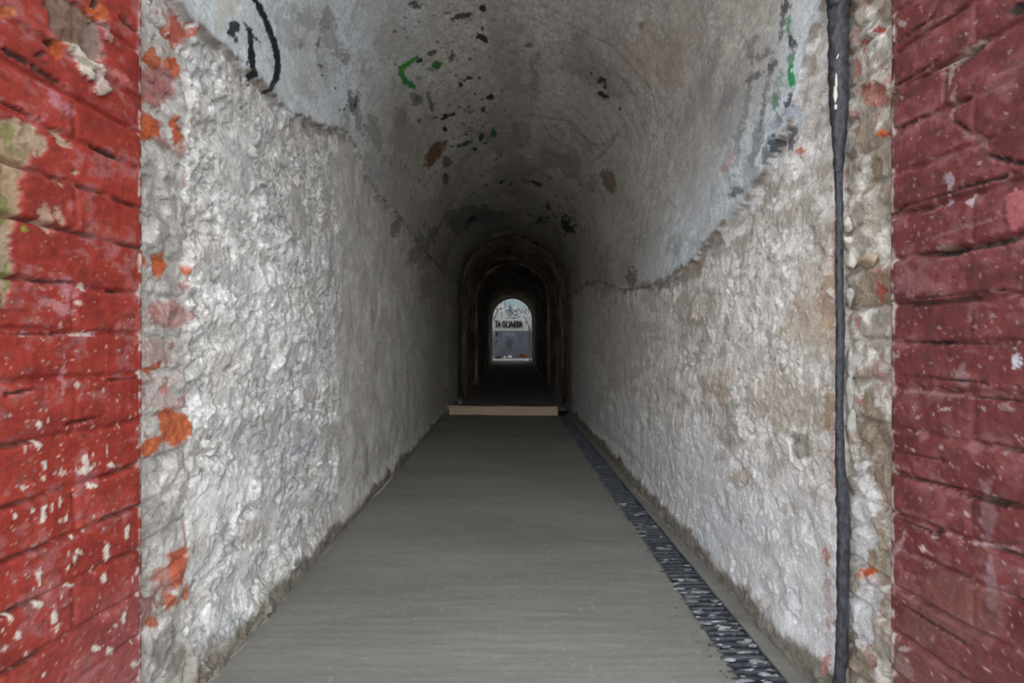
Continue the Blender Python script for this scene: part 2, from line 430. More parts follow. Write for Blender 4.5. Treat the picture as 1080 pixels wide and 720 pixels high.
MARKS_L += [(365, 105, 5, 12, -.3, (.16, .165, .18), .8, .8), (372, 103, 3, 8, .3, BLACK, .8, .8), (360, 60, 4, 7, .2, (.18, .18, .19), .6, .9),
            (345, 40, 8, 22, -.4, (.24, .24, .25), .5, .9), (320, 20, 14, 10, .3, (.30, .31, .32), .5, .9), (312, 45, 2, 6, 0, BLACK, .5, .8), (330, 45, 2.5, 5, 0, BLACK, .6, .8),
            (392, 140, 6, 20, -.35, (.22, .21, .20), .55, .9), (390, 178, 10, 18, -.4, (.36, .38, .40), .5, .9), (230, 5, 12, 10, .2, (.62, .60, .52), .6, .8)]
MARKS_V = [
    (485, 13, 11, 3.2, -.25, BLACK, .85, .7), (508, 4, 3.5, 5, 0, BLACK, .95, .6), (508, 36, 8, 3.5, .6, BLACK, .95, .7), (508, 26, 2, 3, 0, BLACK, .8, .5), (437, 1, 8, 4, .2, BLACK, .8, .8),
    (453, 52, 5, 2.5, -.4, BLACK, .8, .7), (440, 61, 4, 2.6, -.2, BLACK, .95, .6), (477, 55, 5, 2.5, -.2, (.05, .05, .05), .8, .8), (495, 58, 2.5, 1.5, 0, BLACK, .8, .6), (558, 43, 4, 3, 0, (.10, .10, .10), .7, .7),
    (484, 85, 3, 2.6, .4, BLACK, .9, .7), (493, 79, 6, 2, -.3, BLACK, .9, .7), (517, 98, 5, 2.6, -.1, BLACK, .97, .7), (508, 112, 2.6, 3.6, .3, BLACK, .9, .6), (452, 105, 3, 9, -.3, (.08, .085, .08), .8, .8),
    (467, 121, 5, 2.6, -.5, BLACK, .95, .7), (477, 118, 4, 2.2, -.5, BLACK, .85, .7), (468, 134, 3, 3, 0, BLACK, .95, .6), (507, 141, 2.5, 4.5, .2, BLACK, .95, .6), (500, 155, 3, 2, 0, BLACK, .9, .6), (512, 148, 3, 1.4, -.2, BLACK, .8, .6),
    (470, 168, 6, 6, -.5, (.07, .07, .07), .7, .9), (468, 186, 3, 6, .1, (.07, .07, .07), .8, .8), (494, 109, 1.6, 1.6, 0, BLACK, .7, .4), (479, 75, 1.6, 1.6, 0, BLACK, .7, .4), (434, 100, 5, 6, -.6, (.12, .13, .11), .6, .9),
    (568, 192, 7, 2.4, .45, BLACK, .85, .8), (580, 217, 4, 2.4, .7, BLACK, .85, .8), (600, 236, 5, 9, -.5, BLACK, .9, .8), (497, 230, 7, 3, -.5, BLACK, .85, .8), (572, 230, 6, 3, .4, BLACK, .8, .8), (555, 188, 5, 1.5, .3, BLACK, .6, .8),
    (637, 81, 6, 3.4, .35, BLACK, .95, .9), (641, 87, 2.5, 3, 0, BLACK, .8, .8), (638, 98, 8, 3.2, .25, BLACK, .95, .9), (657, 112, 1.5, 2, 0, BLACK, .8, .5), (679, 24, 3, 4, .4, (.12, .11, .10), .7, .8),
    (455, 160, 8, 19, .62, BROWN, .97, .35), (645, 190, 6, 15, -.5, (.24, .16, .115), .85, .55),
    (565, 85, 6, 26, .1, (.20, .19, .17), .45, .9), (620, 65, 40, 20, .5, (.24, .23, .21), .4, .9), (690, 50, 24, 34, .3, (.46, .37, .30), .5, .9), (712, 78, 14, 30, -.1, (.40, .31, .25), .5, .9),
    (600, 170, 40, 10, .5, (.20, .19, .17), .4, .9), (420, 120, 10, 12, .3, (.25, .23, .21), .5, .9), (410, 40, 14, 20, .3, (.44, .41, .36), .5, .9), (540, 150, 20, 60, 0, (.24, .225, .20), .35, .9),
    (500, 228, 60, 14, 0, (.10, .095, .09), .5, .9),
]
MARKS_V += stroke([(432, 61), (423, 67), (420, 73), (423, 81)], 5.5, (.07, .30, .045), .97, .5) + stroke([(424, 81), (431, 87)], 6, (.04, .26, .06), .95, .6)
MARKS_V += [(458, 65, 7, 4, -.35, (.035, .22, .05), .97, .6), (438, 80, 5, 3, -.3, (.10, .20, .08), .6, .9), (520, 137, 4, 3.6, .3, (.02, .14, .06), .97, .6), (488, 149, 8, 2.6, -.45, (.03, .12, .05), .95, .7), (475, 152, 2, 1.6, 0, (.03, .12, .05), .8, .5),
            (438, 105, 6, 5, -.6, (.05, .11, .06), .6, .9), (440, 125, 2, 3, 0, (.03, .14, .06), .8, .6)]
# faint drawn curves on the crown
for pts in ([(575, 130), (582, 142), (592, 148), (596, 138), (586, 130), (578, 133)], [(610, 135), (625, 150), (640, 150), (655, 138), (640, 160), (632, 166), (655, 140)], [(560, 118), (600, 125), (640, 160)], [(600, 20), (650, 45), (690, 90), (700, 130)], [(600, 40), (660, 80), (690, 120)]):
    MARKS_V += stroke(pts, 2.2, (.30, .28, .25), .5, 1.4)
# scattered small flecks of old black paint
for (cx_, cy_, sx_, sy_, n_) in ((480, 60, 40, 40, 26), (490, 120, 34, 26, 24), (505, 190, 40, 30, 14), (640, 95, 14, 18, 8), (570, 215, 40, 24, 16), (440, 20, 30, 20, 8), (350, 90, 30, 40, 10), (610, 240, 14, 12, 6)):
    for _k in range(n_):
        MARKS_V.append((cx_ + random.gauss(0, sx_ * .6), cy_ + random.gauss(0, sy_ * .6), random.uniform(.8, 3.2), random.uniform(.6, 1.5), random.uniform(-.9, .5), random.choice([BLACK, (.06, .06, .06), (.12, .12, .11), (.05, .09, .06)]), random.uniform(.5, .95), .7))
MARKS_R = [
    (924, 32, 4, 5, .2, (.44, .07, .06), .9, .5), (907, 47, 3, 7, 0, (.42, .10, .09), .8, .6), (901, 72, 4, 9, 0, PINK, .8, .6), (917, 98, 15, 14, -.2, (.34, .135, .105), .85, .5), (911, 140, 14, 23, 0, (.29, .24, .19), .9, .4),
    (930, 141, 5, 4, 0, ORANGE, .95, .4), (914, 276, 11, 9, 0, (.42, .33, .23), .8, .4), (912, 306, 13, 16, 0, (.27, .22, .17), .9, .5), (925, 307, 5, 11, .1, (.40, .09, .06), .9, .7), (918, 235, 14, 26, 0, (.50, .46, .40), .6, .9),
    (915, 450, 15, 30, 0, (.24, .185, .13), .8, .6), (926, 392, 6, 14, 0, PINK, .5, .9), (911, 605, 7, 8, .5, ORANGE, 1, .5), (908, 545, 14, 50, .1, (.70, .72, .74), .7, .7), (930, 610, 4, 60, 0, (.28, .21, .14), .7, .6), (916, 697, 5, 14, 0, PINK, .8, .5),
    (905, 645, 16, 40, .1, (.64, .66, .70), .7, .7), (915, 700, 12, 18, .1, (.30, .25, .20), .7, .7),
    (873, 318, 8, 38, .05, (.42, .26, .16), .7, .7), (881, 250, 2.5, 60, 0, (.45, .17, .15), .55, .7), (877, 432, 7, 28, 0, (.33, .23, .14), .75, .8), (848, 468, 13, 11, .3, (.20, .175, .15), .65, .8), (845, 340, 22, 26, 0, (.50, .40, .30), .45, .9), (820, 420, 40, 30, 0, (.55, .49, .42), .5, .9),
    (875, 588, 5, 9, 0, (.52, .22, .18), .85, .6), (873, 630, 5, 34, 0, (.42, .22, .19), .65, .7), (879, 658, 3.5, 6, -.4, (.35, .11, .05), .95, .4), (871, 698, 5, 11, 0, (.50, .24, .22), .8, .6), (880, 480, 3, 40, 0, (.50, .24, .22), .4, .8),
    (846, 159, 5, 4, -.5, (.58, .20, .13), .85, .5), (770, 455, 16, 22, .3, (.30, .29, .28), .45, .9), (760, 560, 20, 26, 0, (.62, .66, .72), .55, .9), (720, 500, 26, 40, 0, (.68, .69, .71), .5, .9),
    (780, 505, 10, 8, .2, (.36, .28, .18), .5, .8), (650, 345, 30, 60, 0, (.46, .41, .36), .5, .9), (735, 330, 20, 14, -.4, (.40, .34, .28), .5, .9), (860, 610, 16, 50, -.3, (.70, .70, .70), .5, .9),
    # paint on the upper plaster
    (842, 29, 4, 12, .1, (.05, .26, .10), .8, .6), (844, 83, 4, 13, -.05, (.02, .32, .10), .95, .5), (843, 62, 4, 8, .1, (.06, .27, .13), .75, .6), (827, 107, 4, 10, .1, (.05, .22, .10), .75, .6), (832, 84, 5, 8, .2, (.14, .26, .18), .5, .8),
    (845, 47, 4, 8, -.2, BLACK, .9, .8), (838, 6, 4, 9, 0, (.04, .05, .06), .85, .7), (823, 71, 9, 4, -.5, (.06, .065, .07), .75, .9), (803, 81, 10, 3.4, -.4, (.08, .08, .09), .7, .9), (840, 113, 4, 13, .1, (.03, .04, .06), .85, .9),
    (822, 152, 5, 9, .4, (.03, .05, .08), .85, .9), (828, 127, 10, 5, -.6, (.05, .07, .09), .6, .9), (803, 152, 5, 22, .15, (.15, .16, .18), .6, .9), (812, 130, 3, 24, .1, (.10, .11, .13), .5, .9), (783, 203, 9, 4, -.5, (.10, .11, .12), .75, .9),
    (823, 133, 7, 12, .2, (.55, .64, .72), .6, .8), (800, 180, 10, 14, .3, (.26, .28, .31), .55, .9), (777, 166, 3, 12, .1, (.55, .33, .27), .5, .8), (770, 178, 4, 5, 0, (.50, .27, .22), .5, .8),
    (800, 48, 6, 10, .5, (.20, .20, .21), .6, .9), (790, 215, 8, 5, -.4, (.62, .68, .74), .7, .8), (770, 120, 14, 34, .2, (.36, .37, .38), .45, .9), (740, 220, 20, 30, .2, (.54, .57, .60), .4, .9),
    (835, 20, 3, 22, .05, (.10, .11, .13), .8, .9), (818, 90, 3, 30, .2, (.14, .15, .16), .6, 1), (808, 60, 12, 5, -.6, (.12, .12, .13), .6, 1), (795, 110, 3, 34, .15, (.20, .21, .22), .6, 1), (836, 145, 4, 14, .1, (.04, .06, .09), .8, 1), (815, 165, 4, 16, .2, (.12, .14, .17), .7, 1), (830, 100, 10, 6, -.6, (.20, .26, .22), .6, 1), (785, 150, 4, 34, .1, (.30, .32, .34), .6, 1), (760, 60, 5, 30, .3, (.30, .30, .30), .5, 1), (775, 95, 8, 20, .4, (.26, .26, .27), .5, 1), (842, 125, 6, 10, 0, (.52, .60, .68), .7, .8), (850, 20, 6, 26, .1, (.66, .68, .70), .7, .7),
    (667, 292, 6, 9, .2, (.09, .085, .08), .7, .9), (690, 300, 16, 5, -.1, (.26, .225, .185), .6, .9), (725, 290, 16, 6, -.5, (.27, .24, .20), .6, .9), (756, 255, 7, 11, .5, (.24, .22, .19), .6, .9), (640, 290, 10, 20, 0, (.36, .28, .23), .5, .9),
]

Yg = spaced(.66, YE, lambda y: min(max(.5 * y * y / 300, .0026), .03))
def build_lining(name, slo, shi, ds, mat, marks, y_first):
    ys = Yg[Yg >= y_first - 1e-6]
    ys = np.concatenate([[y_first], ys[ys > y_first + 5e-4]])
    ss = np.linspace(slo, shi, int(round((shi - slo) / ds)) + 1)
    SS, YY = np.meshgrid(ss, ys, indexing='ij')
    s, y = SS.ravel(), YY.ravel()
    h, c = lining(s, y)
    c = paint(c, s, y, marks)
    x, z, nx, nz = profile(s)
    tk = np.where(s < ZS, .098, np.where(s > LEN - ZS, .018, .098 - .08 * np.clip((s - ZS) / ARC, 0, 1) + .04 * np.sin(np.clip((s - ZS) / ARC, 0, 1) * math.pi)))
    h = h + tk * sst(YE - .34, YE - .02, y)                   # the lining is drawn in to the narrower arch
    P = np.stack([x + nx * h, y, z + nz * h], -1).reshape(len(ss), len(ys), 3)
    e = np.stack([x - nx * .05, y, z - nz * .05], -1).reshape(len(ss), len(ys), 3)[:, :1]     # the edge turns back into the wall
    e[..., 1] -= .004
    P = np.concatenate([e, P], 1); c = c.reshape(len(ss), len(ys), 3); c = np.concatenate([c[:, :1], c], 1).reshape(-1, 3)
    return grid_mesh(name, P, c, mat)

S1, S2 = ZS, LEN - ZS
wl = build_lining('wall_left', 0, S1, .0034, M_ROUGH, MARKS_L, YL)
tag(wl, 'left passage wall of rough lumpy limewashed render with bare brick quoin', 'wall', kind='structure')
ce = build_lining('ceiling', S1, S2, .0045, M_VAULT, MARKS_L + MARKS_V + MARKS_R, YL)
tag(ce, 'grey plastered barrel vault with black and green paint flecks', 'ceiling', kind='structure')
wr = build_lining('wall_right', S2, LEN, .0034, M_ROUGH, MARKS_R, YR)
tag(wr, 'right passage wall of stained patchy render carrying the black pipe', 'wall', kind='structure')

# ------------------------------------------------------------------ red painted brick walls at the mouth
FLARE = {-1: .06, 1: .13}
def red_unproject(side):
    x0, y0, k = (XL, YL, FLARE[-1]) if side < 0 else (XR, YR, FLARE[1])
    def f(px, py):                      # wall: x = x0 + side*k*(y0-y)
        a = (np.asarray(px, float) - VX) / F
        y = (x0 + side * k * y0) / (a + side * k)
        return H + (VY - np.asarray(py, float)) / F * y, y
    return f

def red_wall(side, name, label, marks):
    x0, y0, J, k, seed = (XL, YL, JL, FLARE[-1], 3) if side < 0 else (XR, YR, JR, FLARE[1], 9)
    ys = np.concatenate([np.linspace(MOUTH, .46, 30)[:-1], np.linspace(.46, y0 + .002, 130)])
    zs = np.concatenate([np.linspace(0, 1.25, 480), np.linspace(1.25, ZS + .01, 20)[1:]])
    ZZ, YY = np.meshgrid(zs, ys, indexing='ij')
    z, y = ZZ.ravel(), YY.ravel()
    dz, dy, r1, r2, kk, cc = bricks(z, y, J, y0, seed)
    deep = .5 + .5 * sst(-.3, .3, fbm(z, y, 5, 2, seed + 40))
    jz = (1 - sst(.0012, .0075, dz)); jy = (1 - sst(.001, .006, dy)) * .35
    j = np.maximum(jz, jy)
    h = -.0058 * j * deep + .004 * (r1 - .5) + .03 * (r2 - .5) * (np.clip(dz, 0, .03) - .015) * .5
    h = h + .0026 * fbm(z, y, 16, 5, seed + 41, .6) + .0006 * facets(z, y, .012, seed)
    # drips of paint hanging under the joints and sharp gaps
    crack = (1 - sst(.0, .0035, dz)) * sst(.08, .3, fbm(z * .5, y * 1.2, 9, 3, seed + 42))
    h = h - .010 * crack
    f1 = fbm(z, y, 14, 4, seed + 50, .6); f2 = fbm(z, y, 5, 4, seed + 52); f3 = fbm(z, y, 60, 3, seed + 54)
    if side < 0:
        c = np.zeros((len(z), 3)) + (.295, .038, .027)
        c = mix(c, (.35, .056, .042), sst(.0, .35, f1 + .5 * (r1 - .5)) * .8)
        c = mix(c, (.20, .025, .021), sst(.05, .4, -f1 + .4 * (r2 - .5)) * .7)
        dust = sst(.42, .10, z + .10 * f2) * sst(.55, .80, y + .05 * f1)
        c = mix(c, (.30, .125, .135), dust * .7)
        c = mix(c, (.34, .15, .15), sst(.16, .40, f1 + .8 * f3) * .45)
        c = mix(c, (.14, .03, .027), sst(.12, .3, fbm(z * 1.5, y, 32, 4, seed + 58, .7)) * .5)
        sp = fbm(z * .7, y, 85, 2, seed + 57)
        c = mix(c, (.60, .53, .47), sst(.50, .56, sp) * sst(.95, .55, z) * .85)
        c = mix(c, (.50, .36, .32), sst(.47, .55, fbm(z, y, 170, 2, seed + 59)) * .6 * sst(1.05, .7, z))
    else:
        c = np.zeros((len(z), 3)) + (.132, .032, .033)
        c = mix(c, (.17, .044, .046), sst(.0, .35, f1 + .5 * (r1 - .5)) * .8)
        c = mix(c, (.085, .024, .025), sst(.05, .4, -f1 + .4 * (r2 - .5)) * .7)
        c = mix(c, (.195, .085, .09), sst(.14, .42, f1 + .9 * f3 + .2 * f2) * .45)
        c = mix(c, (.07, .03, .028), sst(.12, .3, fbm(z * 1.5, y, 32, 4, seed + 58, .7)) * .5)
        lowd = sst(.36, .08, z + .10 * f2)
        c = mix(c, (.155, .072, .064), lowd * .75)
        sp = fbm(z, y, 80, 2, seed + 57)
        c = mix(c, (.42, .32, .31), sst(.48, .56, sp) * sst(1.2, .5, z) * .6)
        c = mix(c, (.34, .24, .23), sst(.44, .55, fbm(z * .6, y, 150, 2, seed + 59)) * .6)
    c = mix(c, (.075, .06, .045), crack * .8)
    c = mix(c, (.32, .15, .15), (1 - sst(.004, .011, np.abs(dz - .006))) * sst(.0, .3, f3 + f1) * .25)
    # the ragged rim of the paint
    rim = 1 - sst(.0, .006, y0 - y + .004 * fbm(z, z, 30, 3, seed + 60))
    c = mix(c, (.55, .46, .43), rim * sst(-.1, .2, fbm(z, y, 40, 3, seed + 61)) * .9)
    h = h * (1 - .5 * rim) + .003
    up = red_unproject(side)
    for (poly_marks, dh) in marks:
        before = c.copy()
        c = paint(c, z, y, poly_marks, up)
        if dh:
            ch = np.clip(np.abs(c - before).sum(1) * 4, 0, 1)
            h = h + dh * ch * (1 + .6 * facets(z, y, .018, 3))
    x = x0 + side * k * (y0 - y) - side * h
    P = np.stack([x, y, z], -1).reshape(len(zs), len(ys), 3)
    e = P[:, -1:].copy(); e[..., 0] += side * .05
    P = np.concatenate([P, e], 1); c = c.reshape(len(zs), len(ys), 3); c = np.concatenate([c, c[:, -1:]], 1).reshape(-1, 3)
    o = grid_mesh(name, P, c, M_BRICK)
    return tag(o, label, 'wall', kind='structure')

CREAM = (.62, .57, .50); MOSS = (.16, .165, .055); TAN = (.33, .24, .155); GAP = (.03, .024, .02)
SPL = [(45, 490, 3, 5), (87, 488, 3.5, 9), (115, 490, 5, 2.5), (43, 543, 3, 9), (52, 535, 1.6, 4), (61, 529, 1.5, 5), (68, 546, 1.5, 5), (80, 582, 5, 2.5), (77, 588, 2, 5), (39, 606, 3.5, 6), (40, 614, 1.5, 4), (72, 617, 5, 1.8), (107, 609, 2.6, 4.5), (111, 581, 3, 9), (38, 637, 4, 4), (55, 650, 3.5, 9), (58, 660, 1.6, 4), (17, 670, 4, 5),
       (98, 683, 5, 3), (114, 688, 4.5, 4.5), (128, 651, 2.5, 6), (133, 560, 2.5, 8), (143, 602, 2, 5), (38, 448, 3.5, 4), (38, 470, 3.5, 4.5), (14, 543, 1.6, 4), (35, 575, 2, 3), (9, 650, 3, 6), (93, 512, 5, 3), (119, 660, 2, 2), (25, 690, 3, 2), (140, 700, 3, 4), (70, 600, 1.5, 3), (75, 565, 1.4, 3)]
L_BARE = [(78, 30, 36, 22, .75, (.17, .115, .085), .95, .4), (60, 2, 18, 12, .5, (.20, .13, .10), .9, .5), (97, 45, 10, 18, -.2, (.26, .20, .17), .8, .5)]
L_MORT = [(92, 73, 15, 9, .35, (.60, .56, .47), .97, .6), (80, 57, 14, 6, .75, (.50, .45, .37), .9, .6), (105, 85, 7, 14, -.1, (.55, .47, .42), .8, .7), (108, 30, 5, 14, -.5, (.50, .40, .36), .5, .8)]
L_ORNG = [(58, 52, 12, 9, .5, (.46, .10, .03), .9, .5), (5, 14, 10, 6, -.2, (.52, .16, .05), .8, .5), (100, 8, 16, 9, .4, (.45, .11, .04), .85, .5)]
L_HOLE = [(53, 47, 4.5, 5, .3, (.05, .03, .02), .9, .3), (42, 58, 7, 2.5, -.3, (.06, .05, .07), .8, .5), (100, 4, 5, 5, 0, (.04, .03, .03), .9, .4), (99, 82, 3, 6, .4, (.12, .12, .15), .8, .6)]
L_MOSS = [(8, 155, 22, 34, -.2, TAN, .97, .5), (32, 148, 20, 11, .6, (.36, .28, .20), .95, .6), (62, 146, 15, 4, .75, (.42, .32, .24), .9, .7), (4, 215, 13, 34, .1, TAN, .95, .5), (2, 275, 9, 40, 0, (.33, .26, .18), .95, .5), (46, 231, 7, 15, -.3, (.38, .26, .19), .9, .6), (60, 228, 4, 10, -.5, (.40, .28, .20), .85, .7), (62, 193, 3, 4, 0, (.42, .31, .22), .8, .5), (78, 182, 3, 4, 0, (.42, .31, .22), .8, .5)]
L_GREEN = [(6, 140, 9, 10, 0, MOSS, .8, .7), (12, 160, 10, 6, .3, (.17, .17, .07), .7, .8), (3, 222, 6, 14, 0, (.15, .17, .05), .8, .7), (6, 290, 4, 14, 0, (.16, .20, .05), .8, .7), (24, 241, 4, 4, 0, (.19, .24, .04), .8, .6), (26, 160, 6, 8, 0, (.24, .19, .12), .6, .8)]
L_PALE = [(62, 325, 18, 6, .4, (.50, .25, .28), .55, .9), (70, 310, 10, 12, .1, (.48, .22, .26), .45, .9), (85, 302, 5, 3, .4, CREAM, .8, .7), (80, 319, 4, 3, .2, CREAM, .8, .7), (30, 290, 12, 14, .3, (.42, .17, .16), .5, .9), (56, 105, 5, 14, -.6, (.52, .20, .24), .6, .8), (71, 115, 4, 9, -.6, (.52, .22, .26), .6, .8), (65, 400, 3, 22, .1, (.52, .25, .27), .5, .8), (85, 352, 14, 1.6, -.1, CREAM, .7, .7), (94, 353, 5, 2, 0, (.6, .58, .62), .7, .6), (88, 495, 10, 4, -.5, CREAM, .8, .8), (64, 498, 6, 3, -.3, CREAM, .6, .8), (126, 80, 14, 3, .6, (.52, .20, .2), .5, .8)]
L_SP = [(x, yv, a, b, .1, CREAM, .95, .6) for (x, yv, a, b) in SPL]
L_CRK = [(20, 62, 24, 3, .5, GAP, .85, .5), (48, 80, 22, 3, .5, GAP, .7, .6), (112, 162, 18, 2.6, .43, GAP, .85, .4), (20, 117, 22, 1.8, .45, GAP, .6, .6), (135, 27, 16, 2, .7, GAP, .6, .5), (20, 413, 20, 1.6, -.2, GAP, .7, .5), (88, 443, 20, 1.6, -.2, GAP, .7, .5), (15, 640, 16, 2, -.5, GAP, .7, .5), (60, 297, 20, 1.6, .05, GAP, .6, .5), (40, 352, 40, 1.5, 0, GAP, .6, .5), (126, 400, 18, 1.5, -.1, GAP, .6, .5)]
red_wall(-1, 'wall_near_left', 'bright red painted brick wall at the mouth, spattered with cream drops', [(L_BARE, -.004), (L_MORT, .004), (L_ORNG, -.003), (L_MOSS, -.003), (L_GREEN, 0), (L_PALE, 0), (L_SP, .001), (L_HOLE, -.006), (L_CRK, -.008)])

R_MORT = [(1020, 58, 26, 5, -.62, (.30, .22, .19), .9, .6), (1003, 78, 6, 14, .3, (.28, .20, .18), .8, .6), (1008, 108, 3, 18, .1, (.26, .17, .15), .7, .6), (1030, 145, 16, 5, .5, (.22, .14, .12), .6, .7), (1000, 262, 10, 5, 0, (.26, .20, .16), .7, .6)]
R_GAP = [(1022, 60, 20, 3.2, -.65, GAP, .95, .4), (999, 90, 1.8, 20, .05, GAP, .8, .5), (1014, 132, 9, 2, .6, GAP, .7, .5), (1060, 168, 16, 3, .2, GAP, .85, .5), (1076, 172, 6, 3, -.2, GAP, .9, .4), (1075, 11, 8, 6, -.3, GAP, .95, .4), (1003, 267, 18, 3.8, -.12, GAP, .97, .4), (1055, 256, 20, 3.6, -.2, GAP, .97, .4), (1030, 262, 14, 2, -.15, GAP, .8, .5),
         (1000, 204, 60, 1.4, -.3, GAP, .7, .5), (1040, 192, 26, 1.8, -.25, GAP, .8, .5), (1010, 362, 70, 1.3, .03, GAP, .6, .6), (1050, 420, 30, 1.6, .1, GAP, .7, .5), (980, 508, 40, 1.6, .22, GAP, .7, .5), (1040, 528, 30, 2, .25, GAP, .75, .5), (990, 562, 4, 7, .1, GAP, .85, .4), (965, 553, 22, 1.3, .4, GAP, .7, .5), (990, 660, 40, 1.4, .55, GAP, .7, .6), (960, 130, 22, 1.4, -.45, GAP, .6, .6), (950, 222, 10, 2, -.6, GAP, .7, .5), (1000, 400, 50, 1.2, .1, GAP, .6, .6), (970, 480, 30, 1.3, .2, GAP, .6, .6), (1000, 312, 60, 1.2, -.1, GAP, .6, .6), (960, 35, 30, 1.5, -.6, GAP, .6, .6), (965, 80, 32, 1.5, -.55, GAP, .6, .6)]
R_PALE = [(1074, 220, 12, 22, 0, (0.336, 0.102, 0.111), .85, .4), (1004, 193, 5, 9, .1, (0.340, 0.255, 0.289), .7, .9), (1002, 214, 5, 3, 0, (0.383, 0.306, 0.340), .7, .8), (1024, 212, 6, 4, -.6, (0.383, 0.306, 0.340), .75, .9), (1075, 380, 6, 9, .1, (0.468, 0.468, 0.527), .9, .6), (1000, 431, 6, 1.6, -.1, (0.468, 0.357, 0.340), .8, .8), (970, 298, 22, 16, .1, (0.231, 0.111, 0.119), .5, .9), (1018, 398, 10, 10, .2, (0.252, 0.162, 0.170), .6, .9), (945, 375, 4, 5, 0, (0.383, 0.297, 0.306), .7, .7), (946, 582, 3, 24, .5, (0.357, 0.238, 0.255), .6, .6), (975, 578, 3, 4, -.4, (0.510, 0.383, 0.383), .8, .7), (1045, 540, 10, 30, .1, (0.238, 0.145, 0.162), .5, .9), (1046, 575, 30, 2, .15, (0.322, 0.221, 0.230), .8, .6), (1048, 620, 6, 30, -.1, (0.252, 0.178, 0.196), .5, .9), (955, 684, 6, 3, 0, (0.385, 0.297, 0.306), .8, .6), (952, 700, 8, 22, -.5, (0.238, 0.162, 0.153), .6, .9), (953, 25, 4, 5, -.5, (0.315, 0.255, 0.272), .7, .7),
          (945, 112, 5, 16, .1, (0.111, 0.085, 0.043), .6, .7), (938, 85, 3, 14, 0, (0.468, 0.357, 0.340), .7, .7), (1062, 430, 12, 4, .3, (0.294, 0.187, 0.196), .7, .8), (985, 415, 40, 2, .1, (0.266, 0.170, 0.170), .5, .7), (1020, 240, 40, 2, -.3, (0.252, 0.145, 0.145), .4, .8), (1000, 640, 50, 40, .3, (0.164, 0.076, 0.064), .5, .9)]
red_wall(1, 'wall_near_right', 'dark maroon painted brick wall with open black joints and cracks', [(R_MORT, -.002), (R_PALE, .001), (R_GAP, -.012)])

# unseen vault added over the painted walls to even the light, and the brick front it opens in
def mouth_profile(t, y):
    xl = XL - FLARE[-1] * (YL - y); xr = XR + FLARE[1] * (YR - y)
    c_, r_ = (xl + xr) / 2, (xr - xl) / 2
    th = math.pi * (1 - t)
    return c_ + r_ * np.cos(th), ZS + r_ * np.sin(th)
def mouth_vault():
    t = np.linspace(0, 1, 90); ys = np.linspace(MOUTH, YL + .01, 24)
    TT, YY = np.meshgrid(t, ys, indexing='ij'); y = YY.ravel(); tt = TT.ravel()
    x, z = mouth_profile(tt, y)
    c = np.zeros((len(y), 3)) + (.50, .48, .44); c = mix(c, (.38, .36, .33), sst(-.1, .3, fbm(tt * 2, y, 5, 4, 8)))
    return grid_mesh('ceiling_mouth', np.stack([x, y, z], -1).reshape(len(t), len(ys), 3), c, M_VAULT)
tag(mouth_vault(), 'unseen plastered vault added over the red painted walls at the mouth to even the light', 'ceiling', kind='structure')
def front_wall():
    n = 240; t = np.linspace(0, 1, n); x, z = mouth_profile((t - .2).clip(0, .6) / .6, MOUTH)
    z = np.where(t < .2, ZS * t / .2, np.where(t > .8, ZS * (1 - t) / .2, z))
    inner = np.stack([x, np.full(n, MOUTH), z], -1)
    dx = x - CX; dz = z - ZS
    k = np.where(dz > 1e-6, np.minimum(2.6 / np.maximum(np.abs(dx), 1e-6), 2.0 / np.maximum(dz, 1e-6)), 2.6 / np.maximum(np.abs(dx), 1e-6))
    outer = np.stack([CX + dx * k, np.full(n, MOUTH), np.where(dz > 1e-6, ZS + dz * k, z)], -1)
    w = np.linspace(0, 1, 40)[:, None, None]
    P = inner[None] * (1 - w) + outer[None] * w
    u, v = P[..., 0].ravel(), P[..., 2].ravel()
    c = np.zeros((len(u), 3)) + (.34, .04, .032); c = mix(c, (.25, .03, .025), sst(-.2, .3, fbm(u, v, 6, 3, 8)))
    return grid_mesh('wall_front', P, c, M_BRICK)
tag(front_wall(), 'red painted brick front in which the arched mouth opens', 'wall', kind='structure')

